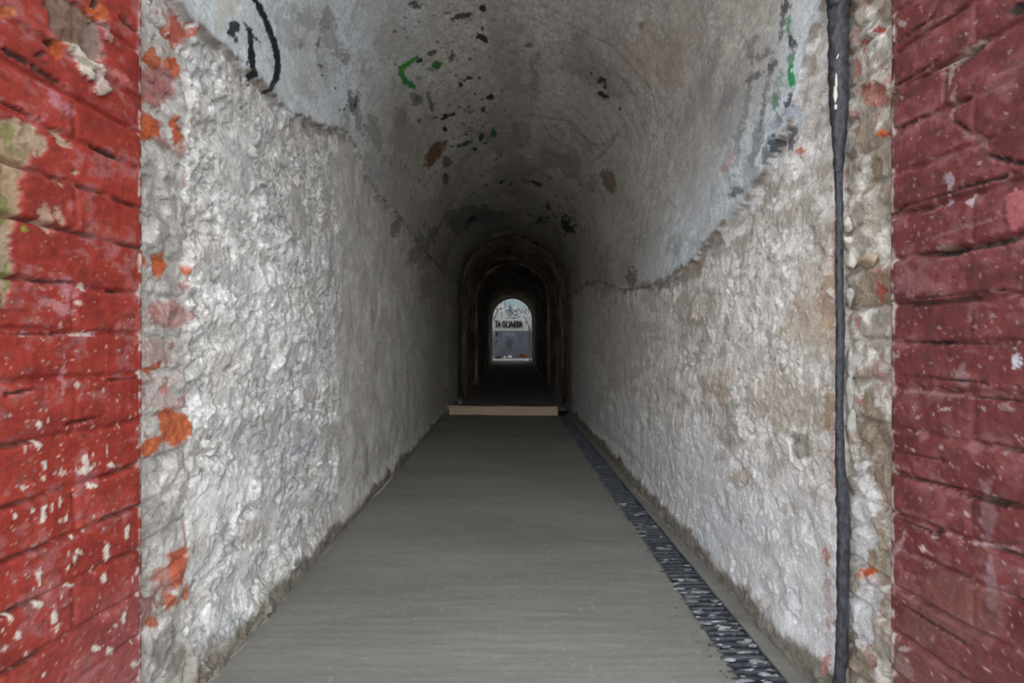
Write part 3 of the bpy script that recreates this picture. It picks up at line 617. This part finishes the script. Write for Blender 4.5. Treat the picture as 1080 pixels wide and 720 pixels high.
# ------------------------------------------------------------------ floor, with the drain trench left open
GX0, GX1 = .487, .578
def floor_col(x, y):
    c = np.zeros((len(x), 3)) + (.218, .216, .198)
    f = fbm(x * .5, y * 2.2, 2.2, 4, 120); g = fbm(x * .25, y * 4, 9, 3, 124)
    c = mix(c, (.246, .244, .226), sst(-.1, .35, f + .5 * g))
    c = mix(c, (.186, .182, .165), sst(.05, .4, -f + .4 * g) * .7)
    c = mix(c, (.37, .37, .355), sst(.46, .54, fbm(x, y, 60, 2, 127)) * .4)
    c = mix(c, (.20, .20, .19), sst(.1, .35, fbm(x * .5, y, 26, 4, 128, .65)) * .35)
    return c
def floor_piece(x0, x1, name=None, ragged=0):
    ys = np.concatenate([np.linspace(MOUTH - .03, .8, 40)[:-1], spaced(.8, YE + .1, lambda y: min(max(.004 * y * y, .005), .04))])
    xs = np.linspace(x0, x1, max(8, int((x1 - x0) / .007)))
    XX, YY = np.meshgrid(xs, ys, indexing='ij'); x = XX.ravel().copy(); y = YY.ravel()
    z = .0004 * perlin(x * 4, y * 60, 130) + .0004 * perlin(x * 9, y * 150, 131) + .003 * fbm(x, y, 2.2, 3, 132)
    c = floor_col(x, y)
    if ragged:                                             # the edge that runs along the drain
        e = x0 if ragged < 0 else x1
        t = sst(.05, 0, np.abs(x - e))
        x = x + t * (.006 if ragged > 0 else .003) * fbm(y, y, 9, 4, 134)
        z = z - .004 * sst(.010, 0, np.abs(XX.ravel() - e)) + .003 * sst(.04, .015, np.abs(XX.ravel() - e)) * perlin(y * 14, x * 20, 136)
        c = mix(c, (.24, .235, .22), t * sst(-.1, .3, fbm(x, y, 18, 3, 137)) * .6)
    return np.stack([x, y, z], -1).reshape(len(xs), len(ys), 3), c
Pm, Cm = floor_piece(-.70, GX0, ragged=1)
# trench walls and bed follow the edge so that it is one floor
def trench(Pa, Ca, Pb, Cb):
    e1 = Pa[-1].copy(); e2 = Pb[0].copy(); d1 = e1.copy(); d2 = e2.copy(); d1[:, 2] -= .035; d2[:, 2] -= .035
    n = len(e1); dk = np.tile([[.05, .05, .055]], (n, 1))
    P = np.concatenate([Pa, d1[None], d2[None], Pb]); C = np.concatenate([Ca, dk, dk, Cb])
    return P, C
Pb, Cb = floor_piece(GX1, .70, ragged=-1)
P, C = trench(Pm, Cm, Pb, Cb)
fl = grid_mesh('floor', P, C, M_FLOOR)
tag(fl, 'grey brushed concrete floor of the passage', 'floor', kind='structure')

# ------------------------------------------------------------------ inner passage: narrower, dark, floor rising to the far end
IXL, IXR, IZS, YF = -.50, .575, 1.335, 11.3
def icx(y): return .012 + .035 * (y - YE) / (YF - YE)
def ramp(y): return .075 + (.31 - .075) * np.clip((y - 4.6) / (YF - 4.6), 0, 1)
IR = (IXR - IXL) / 2; ILEN = 2 * IZS + math.pi * IR; IC = (IXL + IXR) / 2
def inner_sheet(name, s0, s1, ns, label, cat):
    ss = np.linspace(s0, s1, ns); ys = np.concatenate([np.linspace(YE + .02, 8, 150)[:-1], np.linspace(8, YF, 90)])
    SS, YY = np.meshgrid(ss, ys, indexing='ij'); s, y = SS.ravel(), YY.ravel()
    x, z, nx, nz = profile(s, IXL, IXR, IZS)
    h = .018 * fbm(s, y, 4, 4, 150, .6) + .008 * facets(s, y, .09, 4) + .006 * perlin(s * 2, y * 12, 152)
    h = h + .035 * (1 - sst(.03, .05, np.abs(y - 6.6) - .14))          # a rib of thicker masonry
    f = fbm(s, y, 3, 4, 155); g = fbm(s * .6, y * 3, 4, 4, 157)
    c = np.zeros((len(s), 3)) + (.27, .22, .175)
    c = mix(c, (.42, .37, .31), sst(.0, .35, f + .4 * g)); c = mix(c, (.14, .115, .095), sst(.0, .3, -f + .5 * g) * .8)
    c = mix(c, (.30, .18, .11), sst(.15, .4, fbm(s, y * 2, 2.2, 3, 159)) * .6)
    k = (1 - .06 * (y - YE) / (YF - YE))
    x = icx(y) - .012 + IC + (x + nx * h - IC) * k
    P = np.stack([x, y, (z + nz * h) * 1.0], -1).reshape(len(ss), len(ys), 3)
    return tag(grid_mesh(name, P, c, M_INNER), label, cat, kind='structure')
inner_sheet('wall_inner_left', 0, IZS, 70, 'dark sooty left wall of the inner passage beyond the plank', 'wall')
inner_sheet('ceiling_inner', IZS, ILEN - IZS, 90, 'dark sooty vault of the inner passage beyond the arch', 'ceiling')
inner_sheet('wall_inner_right', ILEN - IZS, ILEN, 70, 'dark sooty right wall of the inner passage beyond the drain', 'wall')

xs = np.linspace(-.70, .50, 50); ys = np.concatenate([np.linspace(4.575, 8, 110)[:-1], np.linspace(8, YF - .01, 60)])
XX, YY = np.meshgrid(xs, ys, indexing='ij'); x, y = XX.ravel(), YY.ravel()
z = ramp(y) - .004 + .008 * fbm(x, y, 4, 4, 160)
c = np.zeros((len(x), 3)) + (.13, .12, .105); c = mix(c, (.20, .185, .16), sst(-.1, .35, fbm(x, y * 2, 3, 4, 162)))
P = np.stack([x, y, z], -1).reshape(len(xs), len(ys), 3)
dn = P[-1].copy(); dn[:, 2] -= .06; far_ = dn.copy(); far_[:, 0] = .72; far_[:, 2] = ramp(ys) - .05
P = np.concatenate([P, dn[None], far_[None]]); c = np.concatenate([c, np.tile([[.06, .055, .05]], (2 * len(ys), 1))])
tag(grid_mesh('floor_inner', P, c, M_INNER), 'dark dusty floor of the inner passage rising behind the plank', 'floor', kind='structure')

# face of the narrower arch, with its rounded ring
def arch_face():
    n = 220; t = np.linspace(0, 1, n)
    xi, zi, nx, nz = profile(t * ILEN, IXL, IXR, IZS)
    xo, zo, _, _ = profile(t * LEN, XL - .05, XR + .05, ZS + .05)
    rows = [(.0, .02), (-.006, .015), (-.012, .5), (-.10, .5), (-.11, .01)]
    pts = []
    for off, dy in rows:
        pts.append(np.stack([xi + nx * off, np.full(n, YE + dy), zi + nz * off], -1))
    last = pts[-1]
    for k in (.5, 1.0):
        p = last * (1 - k) + np.stack([xo, np.full(n, YE), zo], -1) * k; p[:, 1] = YE + .006
        pts.append(p)
    P = np.array(pts); u = np.tile(t * ILEN, len(pts)); vv = np.repeat(np.arange(len(pts)) * .012, n)
    f = fbm(u, vv * 2, 6, 4, 172)
    c = np.zeros((len(u), 3)) + (.055, .048, .042); c = mix(c, (.08, .07, .06), sst(-.1, .35, f))  # near-black tone puts the shade of face and groove into the colour
    return grid_mesh('trim_1', P, c, M_INNER)
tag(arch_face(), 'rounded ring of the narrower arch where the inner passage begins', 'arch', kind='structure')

# ------------------------------------------------------------------ plank across the floor
M_WOOD = plain('planed_pine', (.52, .38, .25), (.68, .54, .39), 18, .75, .2, .001, stretch=(1, 12, 12))
bm = bmesh.new()
nx_ = 40
rows = []
for i in range(nx_ + 1):
    x = -.638 + (.484 + .638) * i / nx_
    y = 4.60 - .055 * (x + .638); w = .002 * math.sin(i * .7)
    z0 = -.002; z1 = .087 + .0015 * math.sin(i * .35)
    sec = [(y, z0), (y + w - .001, z0 + .004), (y + w, z1 - .004), (y + .004, z1), (y + .034, z1), (y + .038, z1 - .004), (y + .038, z0)]
    rows.append([bm.verts.new((x, a, b)) for a, b in sec])
for a, b in zip(rows[:-1], rows[1:]):
    for k in range(len(a)):
        k2 = (k + 1) % len(a); bm.faces.new((a[k], b[k], b[k2], a[k2]))
bm.faces.new(rows[0]); bm.faces.new(rows[-1][::-1])
tag(bm_obj('wooden_plank', bm, M_WOOD), 'pale wooden plank lying on edge across the floor as a step', 'plank')

# ------------------------------------------------------------------ drain along the right wall
M_IRON = plain('black_iron', (.035, .042, .055), (.10, .115, .135), 55, .5, .4, .0015, metal=.25, spec=.5)
M_DARK = plain('drain_mud', (.03, .03, .033), (.07, .07, .075), 30, .9, .4, .003)
M_SPLAT = plain('dried_cement', (.10, .108, .12), (.40, .43, .46), 60, .85, .6, .002)
dr = empty('drain_grate', ((GX0 + GX1) / 2, .6, 0)); bpy.context.view_layer.update()
tag(dr, 'long black slatted drain grate smeared with cement beside the right wall', 'drain grate')
def dchild(name, bm, mat, smooth=False):
    o = bm_obj(name, bm, mat, None, smooth)
    o.parent = dr; o.matrix_parent_inverse = dr.matrix_world.inverted() if False else o.matrix_parent_inverse
    for v in o.data.vertices: v.co -= dr.location
    return o
def gz(y): return 0.0 if y < 4.55 else float(ramp(y)) - .015
def gx(y): return 0.0 if y < 4.7 else -.012 - .022 * (y - 4.7) / 6.6
def bar(bm, xa, xb, y, z, w, hgt, tilt, sk):
    n = 6; prof = [(-w / 2, -.012), (-w / 2 * .95, hgt * .4), (-w * .25, hgt), (w * .25, hgt), (w / 2 * .95, hgt * .4), (w / 2, -.012)]
    ring = []
    for k in range(4):
        t = k / 3; x = xa + (xb - xa) * t
        wob = random.uniform(-.0012, .0012); sc = 1.0 if k < 3 else .8
        if k == 0: sc = .5
        ring.append([bm.verts.new((x, y + a * sc + wob + sk * t, z + b * (sc if b > 0 else 1) + tilt * t)) for a, b in prof])
    for a, b in zip(ring[:-1], ring[1:]):
        for k in range(n): bm.faces.new((a[k], b[k], b[(k + 1) % n], a[(k + 1) % n]))
    bm.faces.new(ring[0][::-1]); bm.faces.new(ring[-1])
bm = bmesh.new(); y = .60
while y < 4.56:
    ov = .001 if y > 4.3 else random.choice([.002, .004, .006, .01, .014, .018, .022]) * (1 if random.random() < .8 else .2)
    bar(bm, GX0 - ov + gx(y), GX1 - .004 - random.uniform(0, .005) + gx(y), y, gz(y), random.uniform(.009, .013), random.uniform(.0015, .0055), random.uniform(-.001, .002), random.uniform(-.003, .003))
    y += random.uniform(.0195, .0235)
for bx in (.512, .552): box(bm, bx - .003, bx + .003, .61, 4.56, -.02, -.006)
dchild('grating', bm, M_IRON); bm = bmesh.new(); y = 4.66
while y < YF - .1:
    bar(bm, GX0 + .01 + gx(y), GX1 - .006 + gx(y), y, gz(y), .011, .004, 0, 0); y += .03
dchild('grating', bm, M_IRON)
def rail(bm, x, z, w, hgt, y0, y1, st):
    n = int((y1 - y0) / st); prev = None
    for k in range(n + 1):
        yy = y0 + (y1 - y0) * k / n; xx = x + gx(yy) + .0012 * math.sin(yy * 23); zz = z + gz(yy)
        r = [bm.verts.new((xx - w / 2, yy, zz - .03)), bm.verts.new((xx - w / 2, yy, zz + hgt)), bm.verts.new((xx + w / 2, yy, zz + hgt)), bm.verts.new((xx + w / 2, yy, zz - .03))]
        if prev:
            for a in range(4): bm.faces.new((prev[a], r[a], r[(a + 1) % 4], prev[(a + 1) % 4]))
        else: bm.faces.new(r)
        prev = r
    bm.faces.new(prev[::-1])
bm = bmesh.new(); rail(bm, GX1 - .002, 0, .005, .003, .6, 4.56, .05); dchild('edge_rail', bm, M_IRON)
M_GLINT = plain('pale_glint', (.22, .225, .23), (.36, .37, .38), 40, .6, .1, .001, metal=.1)  # pale tone stands in for the glow reflected along the wall foot
bm = bmesh.new(); rail(bm, GX1 - .004, 0, .008, .009, 5.1, YF - .05, .1)
tag(dchild('edge_rail', bm, M_GLINT), 'pale rail added for the bright reflected line along the wall foot')
bm = bmesh.new()
for k in range(210):
    yy = .7 + 3.7 * random.random() ** 1.4
    if random.random() < .5: yy = random.choice([.97, 1.03, 1.10, 1.16, 1.26, 1.34, 1.55, 1.75, 2.0]) + random.gauss(0, .025)
    xx = GX0 + (GX1 - GX0) * random.random() ** 1.1 * .9
    r = random.uniform(.003, .010)
    lump(bm, (xx, yy, gz(yy) + .001), (r * random.uniform(1.2, 3.2), r * .62, r * .22 + .0022), k, 2, .8)
o = dchild('cement_splatter', bm, M_SPLAT, True); tag(o, 'pale cement smeared over the slats', kind='stuff')
bm = bmesh.new()
for k in range(70):
    yy = .8 + 2.6 * random.random() ** 1.5; xx = GX0 - abs(random.gauss(0, .018)) - .024
    r = random.uniform(.0008, .0024)
    lump(bm, (xx, yy, .002), (r * 1.6, r, r * .7), k + 900, 1)
o = bm_obj('mortar_crumbs', bm, M_DARK, None, True); tag(o, 'dark crumbs of mortar scattered on the concrete along the grate', 'crumbs', kind='stuff')

# ------------------------------------------------------------------ pipe on the right wall
M_PIPE = plain('woven_black_sheath', (.010, .011, .015), (.050, .056, .070), 130, .5, .8, .003, spec=.5, stretch=(1, 1, .6))
M_FLAKE = plain('white_flake', (.55, .52, .48), (.72, .69, .64), 60, .9, .6, .002)
YP = .838
def pipe_pt(px, py): return ((px - VX) / F * YP, YP, H + (VY - py) / F * YP)
def pipe_r(w): return w / 2 / F * YP / 1.23 * .97
def tube(pts, nseg=28, knit=.0005, seed=0):
    """pts: (px, py, width px, depth offset)"""
    bm = bmesh.new(); dense = []
    for (a, b) in zip(pts[:-1], pts[1:]):
        n = max(2, int(abs(b[1] - a[1]) / 2.2))
        for k in range(n):
            t = k / n; t2 = t * t * (3 - 2 * t)
            dense.append([a[i] + (b[i] - a[i]) * (t if i == 1 else t2) for i in range(4)])
    dense.append(list(pts[-1])); prev = None
    rr = random.Random(seed)
    for i, (px, py, w, off) in enumerate(dense):
        c = pipe_pt(px, py); r = pipe_r(w)
        wob = 1 + .05 * float(perlin(np.array([py * .06]), np.array([seed + .3]), 7)[0])
        ring = []
        for k in range(nseg):
            a = 2 * math.pi * k / nseg
            kn = knit * math.sin(a * 14) * math.cos(i * 1.6) + r * .16 * float(perlin(np.array([a * 1.2]), np.array([py * .10]), 5 + seed)[0])
            ring.append(bm.verts.new((c[0] + (r * wob + kn) * math.cos(a), c[1] + off + (r * wob + kn) * math.sin(a) * .9, c[2])))
        if prev:
            for k in range(nseg): bm.faces.new((prev[k], ring[k], ring[(k + 1) % nseg], prev[(k + 1) % nseg]))
        else: bm.faces.new(ring[::-1])
        prev = ring
    bm.faces.new(prev); return bm
pp = empty('drain_pipe', pipe_pt(884, 364))
tag(pp, 'black fabric-wrapped pipe running down the right wall, thin in the middle', 'pipe')
def pchild(name, bm, mat, smooth=True):
    o = bm_obj(name, bm, mat, None, smooth); o.parent = pp
    for v in o.data.vertices: v.co -= pp.location
    return o
pchild('wide_sleeve', tube([(884.5, -170, 25, 0), (884.5, -70, 25, 0), (884.5, -4, 25, 0), (884.5, 60, 24, 0), (884.5, 110, 22, 0), (884.8, 140, 18, 0), (885.5, 165, 13, .002), (886, 182, 10.5, .004)], seed=1), M_PIPE)
pchild('collar', tube([(884.5, -9, 28, 0), (884.5, -3, 30, 0), (884.5, 4, 29, 0), (884.5, 9, 26, 0)], seed=2), M_PIPE)
pchild('thin_cable', tube([(886, 176, 10, .004), (887, 230, 9, .004), (887, 300, 9.5, .004), (888, 350, 10.5, .004), (887, 420, 9.5, .004), (887, 485, 11, .003), (889, 520, 15, .001), (890, 560, 15.5, 0), (889, 600, 15, 0), (889, 640, 14, 0), (888, 690, 15, 0), (886, 712, 14, 0), (884, 728, 11, .004), (884, 760, 10, .006)], seed=3), M_PIPE)
bm = bmesh.new()
for k, (px, py, rx_, ry_) in enumerate([(877, 90, 2.0, 9), (876.5, 104, 2.3, 11), (878.5, 64, 1.0, 3), (876, 117, 1.5, 4)]):
    c = pipe_pt(px, py); r = F / YP
    bm = bmesh.new(); lump(bm, (c[0], c[1] - .012, c[2]), (rx_ / r, .004, ry_ / r), 40 + k, 2)
    tag(pchild('paint_flake', bm, M_FLAKE), 'white flaked paint')

# stones and mortar daubs bedded in the right wall beside the pipe
M_STONE = plain('bedded_stone', (.30, .24, .17), (.46, .38, .28), 40, .9, .5, .003)
M_CHALK = plain('chalky_stone', (.44, .41, .36), (.66, .63, .57), 45, .9, .5, .003)
M_DAUB = plain('grey_mortar', (.26, .255, .24), (.46, .45, .42), 60, .9, .6, .003)
for k, (px, py, rx_, ry_, m, nm) in enumerate([(894, 236, 6, 10, M_CHALK, 'stone'), (896, 255, 5, 8, M_CHALK, 'stone'), (898, 276, 6, 12, M_CHALK, 'stone'), (915, 274, 13, 10, M_STONE, 'stone'), (876, 309, 5, 7, M_CHALK, 'stone')]):
    s_, y_ = unproject(px, py); sc = F / float(y_)
    bm = bmesh.new(); lump(bm, (XR - .001, float(y_), LEN - float(s_)), (.011, rx_ / 355 * float(y_) * .98, ry_ / sc), 60 + k, 3)
    o = bm_obj('stone', bm, m, wr, True)
for k, (px, py, ry_) in enumerate([(893, 380, 20), (893, 415, 22), (894, 452, 26), (892, 315, 12)]):
    c = pipe_pt(px, py)
    bm = bmesh.new(); lump(bm, (c[0] + .009, c[1] + .002, c[2]), (.008, .010, ry_ / F * YP), 80 + k, 3)
    bm_obj('mortar_daub', bm, M_DAUB, wr, True)

# ------------------------------------------------------------------ beyond the far mouth
YW = 13.0; GZ = .325
def far_xz(px, py): return ((px - VX) / F * YW, H + (VY - py) / F * YW)
xs = np.linspace(-2.6, 2.6, 420); zs = np.linspace(GZ - .05, 4.2, 300)
zs = np.concatenate([np.linspace(GZ - .05, 2.2, 300), np.linspace(2.2, 4.2, 30)[1:]])
ZZ, XX = np.meshgrid(zs, xs, indexing='ij'); z, x = ZZ.ravel(), XX.ravel()
c = np.zeros((len(x), 3)) + (.70, .72, .74)
f = fbm(x, z, 4, 4, 200); c = mix(c, (.58, .60, .60), sst(-.1, .3, f))
c = mix(c, (.52, .54, .47), sst(.0, .3, fbm(x, z, 3, 3, 203)) * sst(-.05, -.35, x) * .6)
band = sst(1.125, 1.105, z + .008 * fbm(x, z, 8, 3, 205))
c = mix(c, (.20, .22, .27), band); c = mix(c, (.14, .15, .18), band * sst(.0, .3, fbm(x, z * .5, 5, 3, 207)) * .7)
c = mix(c, (.30, .30, .27), band * sst(-.36, -.5, x) * .6)
def far_unp(px, py): a = far_xz(np.asarray(px, float), np.asarray(py, float)); return a[1], a[0]
INK = (.015, .018, .03)
FM = [(538, 319, 7, 5, 0, (.35, .55, .60), .7, .8), (547, 320, 4, 5, 0, (.38, .56, .62), .6, .8), (538, 326, 3, 3.5, .3, (.12, .17, .22), .8, .9), (544, 327, 2.4, 1.5, 0, (.12, .17, .22), .7, .8), (528.4, 325.5, 1.1, 1.4, 0, INK, .95, .4), (550, 322, 7, 3, 0, (.45, .55, .62), .5, .8)]
for pts in ([(524, 325), (524.4, 329), (522.5, 333), (521, 337), (519.5, 333), (518.6, 330)], [(519.5, 330), (521.5, 327)], [(525, 326.5), (528, 325.5)], [(529, 330), (529, 335)], [(532.2, 318), (533, 324), (533.2, 329)], [(529.5, 318), (529, 320)],
            [(534, 328), (537, 327), (540, 329), (543, 328), (545.5, 330)], [(535, 331), (538, 333), (541, 331), (545, 332), (542, 333.5)], [(548, 327), (550, 329), (551, 327)], [(553, 324), (555, 327), (553.5, 329), (555, 331)], [(553, 334), (555, 338), (556, 341)], [(557, 325), (557.5, 329)], [(554.5, 340), (556.5, 340)], [(557.3, 343), (557.5, 346)], [(536, 335), (541, 335.5), (548, 334)]):
    FM += stroke(pts, .9, (.06, .08, .11), .85, .5)
FM += [(534, 352, 2, 1.2, 0, (.34, .36, .40), .7, .7), (537, 353, 1, 1.6, 0, (.34, .36, .40), .7, .7), (541, 352.5, 2, 1.2, 0, (.34, .36, .40), .6, .7), (538, 363, 4, 5, 0, (.10, .11, .13), .7, .9), (521, 351, 1, 4, -.5, (.45, .46, .47), .8, .5), (523.5, 352, 1.6, 3.4, .2, (.03, .035, .05), .85, .7), (523, 361, 1.2, 3, .1, (.06, .06, .07), .7, .8)]
c = paint(c, z, x, FM, far_unp)
P = np.stack([x, np.full_like(x, YW) + .01 * fbm(x, z, 3, 3, 210), z], -1).reshape(len(zs), len(xs), 3)
fw = grid_mesh('wall_far', P, c, M_FARW)
tag(fw, 'outdoor wall across the far opening, pale above a slate band with graffiti', 'wall', kind='structure')

# hand-sprayed word on that wall: brush strokes of paint, one letter a piece
M_INK = plain('black_spray_paint', (.012, .014, .022), (.03, .034, .045), 40, .6, .1, .001)
GLY = {'T': [[(0, 1), (1, 1)], [(.5, 1), (.5, 0)]], 'A': [[(0, 0), (.45, 1), (.9, 0)], [(.2, .4), (.75, .4)]],
       'G': [[(.9, .85), (.4, 1), (.05, .5), (.4, 0), (.9, .15), (.9, .5), (.5, .5)]], 'U': [[(.05, 1), (.1, .15), (.5, 0), (.85, .15), (.9, 1)]],
       'R': [[(.1, 0), (.1, 1), (.75, .9), (.75, .6), (.1, .5), (.85, 0)]]}
def brush(bm, pts, w, y):
    for (a, b) in zip(pts[:-1], pts[1:]):
        d = Vector((b[0] - a[0], b[1] - a[1])); l = d.length
        if l < 1e-6: continue
        d /= l; nrm = Vector((-d.y, d.x)); n = 5; top = []; bot = []
        for k in range(n + 1):
            t = -.25 * w / l + (1 + .5 * w / l) * k / n; ww = w * .5 * random.uniform(.8, 1.2) * (.6 if k in (0, n) else 1)
            c_ = Vector(a) + d * l * t
            top.append(c_ + nrm * ww); bot.append(c_ - nrm * ww)
        V = []
        for p, q_ in zip(top, bot): V.append([bm.verts.new((p.x, y, p.y)), bm.verts.new((q_.x, y, q_.y)), bm.verts.new((p.x, y - .002, p.y)), bm.verts.new((q_.x, y - .002, q_.y))])
        for u, v in zip(V[:-1], V[1:]):
            bm.faces.new((u[2], v[2], v[3], u[3])); bm.faces.new((u[0], v[0], v[2], u[2])); bm.faces.new((u[1], u[3], v[3], v[1]))
        bm.faces.new((V[0][0], V[0][2], V[0][3], V[0][1])); bm.faces.new((V[-1][0], V[-1][1], V[-1][3], V[-1][2]))
bm = bmesh.new()
word = [('T', 521.6, 3.6), ('A', 525, 3.2), ('G', 529.4, 4.0), ('U', 534, 3.6), ('A', 538, 3.6), ('R', 542, 3.2), ('R', 545.4, 3.0), ('A', 548.2, 2.8)]
for ch, px, wpx in word:
    x0, zt = far_xz(px, 338.6); x1, zb = far_xz(px + wpx, 345.2)
    for st_ in GLY[ch]:
        brush(bm, [(x0 + (x1 - x0) * u, zb + (zt - zb) * v) for u, v in st_], .034, YW - .012)
bm_obj('lettering', bm, M_INK, fw)

# yard ground, unseen side walls added to cut its skylight, the kerb and post of the far mouth
M_YARD = plain('dusty_yard', (.30, .295, .285), (.42, .41, .395), 12, .9, .4, .005)
bm = bmesh.new(); bmesh.ops.create_grid(bm, x_segments=60, y_segments=30, size=1.0)
for v in bm.verts:
    v.co = Vector((v.co.x * 2.6, YF + .0 + (v.co.y + 1) * .5 * (YW - YF + .05), GZ + .006 * math.sin(v.co.x * 31 + v.co.y * 17)))
tag(bm_obj('floor_yard', bm, M_YARD, None, True), 'dusty ground of the yard outside the far opening', 'ground', kind='structure')
M_RENDER = plain('grey_render', (.30, .30, .29), (.42, .41, .40), 6, .9, .4, .006)
for sd, nm, lb in ((-1, 'wall_added_left', 'grey wall added out of sight left of the far opening to cut skylight'), (1, 'wall_added_right', 'grey wall added out of sight right of the far opening to cut skylight')):
    bm = bmesh.new(); box(bm, sd * 2.0, sd * 2.15, YF, YW + .1, GZ - .05, 4.2); tag(bm_obj(nm, bm, M_RENDER), lb, 'wall', kind='structure')
# end face of the inner passage
n = 160; t = np.linspace(0, 1, n); xi, zi, nx, nz = profile(t * ILEN, IXL, IXR, IZS)
xi = icx(YF) - .012 + IC + (xi - IC) * .94
ring = np.stack([xi, np.full(n, YF), zi], -1); pts = [ring + np.array([0, -.02, 0])]
lipx = xi + nx * .02
pts = [np.stack([xi - nx * .03, np.full(n, YF - .25), zi - nz * .03], -1), np.stack([lipx, np.full(n, YF - .22), zi + nz * .02], -1), np.stack([lipx, np.full(n, YF + .02), zi + nz * .02], -1)]
for k in (.5, 1.0):
    dx = xi - .03; dz = zi - 1.2; sc = np.minimum(2.1 / np.maximum(np.abs(dx), 1e-6), 2.4 / np.maximum(dz, 1e-6)); sc = np.where(dz <= 0, 2.1 / np.maximum(np.abs(dx), 1e-6), sc)
    ox = .03 + dx * sc; oz = np.where(dz <= 0, zi, 1.2 + dz * sc)
    pts.append(np.stack([lipx * (1 - k) + ox * k, np.full(n, YF + .02), zi * (1 - k) + oz * k], -1))
P = np.array(pts); cc_ = np.tile([[.22, .19, .16]], (P.shape[0] * n, 1))
tag(grid_mesh('trim_2', P, cc_, M_INNER), 'dark masonry rim of the far arched opening', 'arch', kind='structure')

M_KERB = plain('pale_cement', (.46, .44, .41), (.58, .56, .53), 20, .9, .4, .003)
bm = bmesh.new(); box(bm, -.62, .66, YF - .12, YF + .10, .0, .322)
bmesh.ops.bevel(bm, geom=bm.edges[:], offset=.012, segments=2, affect='EDGES')
tag(bm_obj('trim_3', bm, M_KERB), 'pale cement sill across the floor of the far opening', 'sill', kind='structure')
M_POST = plain('galvanised', (.42, .42, .42), (.55, .55, .55), 30, .5, .1, .001, metal=.3)
bm = bmesh.new(); xp = (558.8 - VX) / F * (YF + .1)
box(bm, xp - .018, xp + .018, YF + .06, YF + .12, .315, 1.16); bmesh.ops.bevel(bm, geom=bm.edges[:], offset=.004, segments=2, affect='EDGES')
tag(bm_obj('metal_post', bm, M_POST), 'thin pale upright post at the right side of the far opening', 'post')

def rest(bm, z):
    lo = min(v.co.z for v in bm.verts)
    for v in bm.verts: v.co.z += z - lo
# litter at the foot of the far wall
M_PAPER = plain('crumpled_paper', (.62, .63, .64), (.80, .80, .80), 30, .8, .4, .004)
for k, (px, py, r, lb) in enumerate([(538.0, 374.2, .055, 'larger crumpled white scrap at the foot of the slate band, beside the rubble'), (532.6, 374.8, .035, 'middle white paper scrap at the foot of the slate band'), (519.6, 374.0, .03, 'small white paper scrap at the far opening\'s left corner')]):
    x_ = (px - VX) / F * 12.85
    bm = bmesh.new(); lump(bm, (x_, 12.86 - .05 * k, GZ + r * .45), (r * 1.3, r, r), 300 + k, 3, 1.2); rest(bm, GZ + .002)
    tag(bm_obj('paper_scrap', bm, M_PAPER), lb, 'litter', 'white scraps by the far wall')
M_BAG = plain('dark_plastic', (.03, .03, .035), (.07, .07, .08), 20, .35, .4, .004)
bm = bmesh.new(); lump(bm, ((525.6 - VX) / F * 12.8, 12.7, GZ + .025), (.11, .06, .045), 320, 3, 1.0); rest(bm, GZ + .002)
tag(bm_obj('plastic_bag', bm, M_BAG), 'flattened dark plastic bag on the yard ground between two white scraps', 'bag')
M_RUB = plain('broken_brick', (.15, .05, .025), (.34, .13, .05), 25, .9, .4, .004)
bm = bmesh.new()
for k in range(70):
    t = random.gauss(0, .4); px = 551 + 5.5 * max(-1.2, min(1.2, t)); r = random.uniform(.02, .05)
    hz = max(0, .13 - .09 * abs(t)) * random.random()
    lump(bm, ((px - VX) / F * 12.75, 12.75 + random.uniform(-.12, .15), GZ + r * .4 + hz), (r, r * .8, r * .8), 400 + k, 1, 1)
rest(bm, GZ + .001)
tag(bm_obj('brick_rubble', bm, M_RUB), 'heap of broken orange brown rubble at the foot of the far wall', 'rubble', kind='stuff')

# ground outside the near mouth
bm = bmesh.new(); box(bm, -9, 9, -14, MOUTH - .02, -.2, -.003)
box(bm, -9, 9, MOUTH - .03, 14, -.2, -.06)  # slab added under the passage to block light leaks
tag(bm_obj('floor_outside', bm, M_YARD), 'paved ground outside the near mouth, with an added light-blocking slab under the passage', 'ground', kind='structure')

# ------------------------------------------------------------------ light: overcast sky
W = bpy.data.worlds.new('overcast'); S.world = W; W.use_nodes = True
nt = W.node_tree; bg = nt.nodes['Background']
tc = nt.nodes.new('ShaderNodeTexCoord'); sx = nt.nodes.new('ShaderNodeSeparateXYZ'); cr = nt.nodes.new('ShaderNodeValToRGB')
nt.links.new(tc.outputs['Generated'], sx.inputs[0]); nt.links.new(sx.outputs['Z'], cr.inputs['Fac']); nt.links.new(cr.outputs['Color'], bg.inputs['Color'])
cr.color_ramp.elements[0].position = 0.0; cr.color_ramp.elements[0].color = (.885, .90, .915, 1)
cr.color_ramp.elements[1].position = 1.0; cr.color_ramp.elements[1].color = (.96, .985, 1.0, 1)
bg.inputs['Strength'].default_value = 1.0

# ------------------------------------------------------------------ camera and colour
cd = bpy.data.cameras.new('camera'); cam = bpy.data.objects.new('camera', cd); COL.objects.link(cam)
cam.location = (0, 0, H); cam.rotation_euler = (math.pi / 2, 0, 0)
cd.sensor_fit = 'HORIZONTAL'; cd.sensor_width = 36.0; cd.lens = 36.0 * F / 1080
cd.shift_x = (540 - VX) / 1080; cd.shift_y = -(360 - VY) / 1080
cd.clip_start = .02; cd.clip_end = 200
S.camera = cam
S.cycles.max_bounces = 12; S.cycles.diffuse_bounces = 7
S.cycles.use_denoising = True
vs = S.view_settings
vs.view_transform = 'Standard'; vs.look = 'None'; vs.gamma = 1.0; vs.use_curve_mapping = False
vs.exposure = 1.9
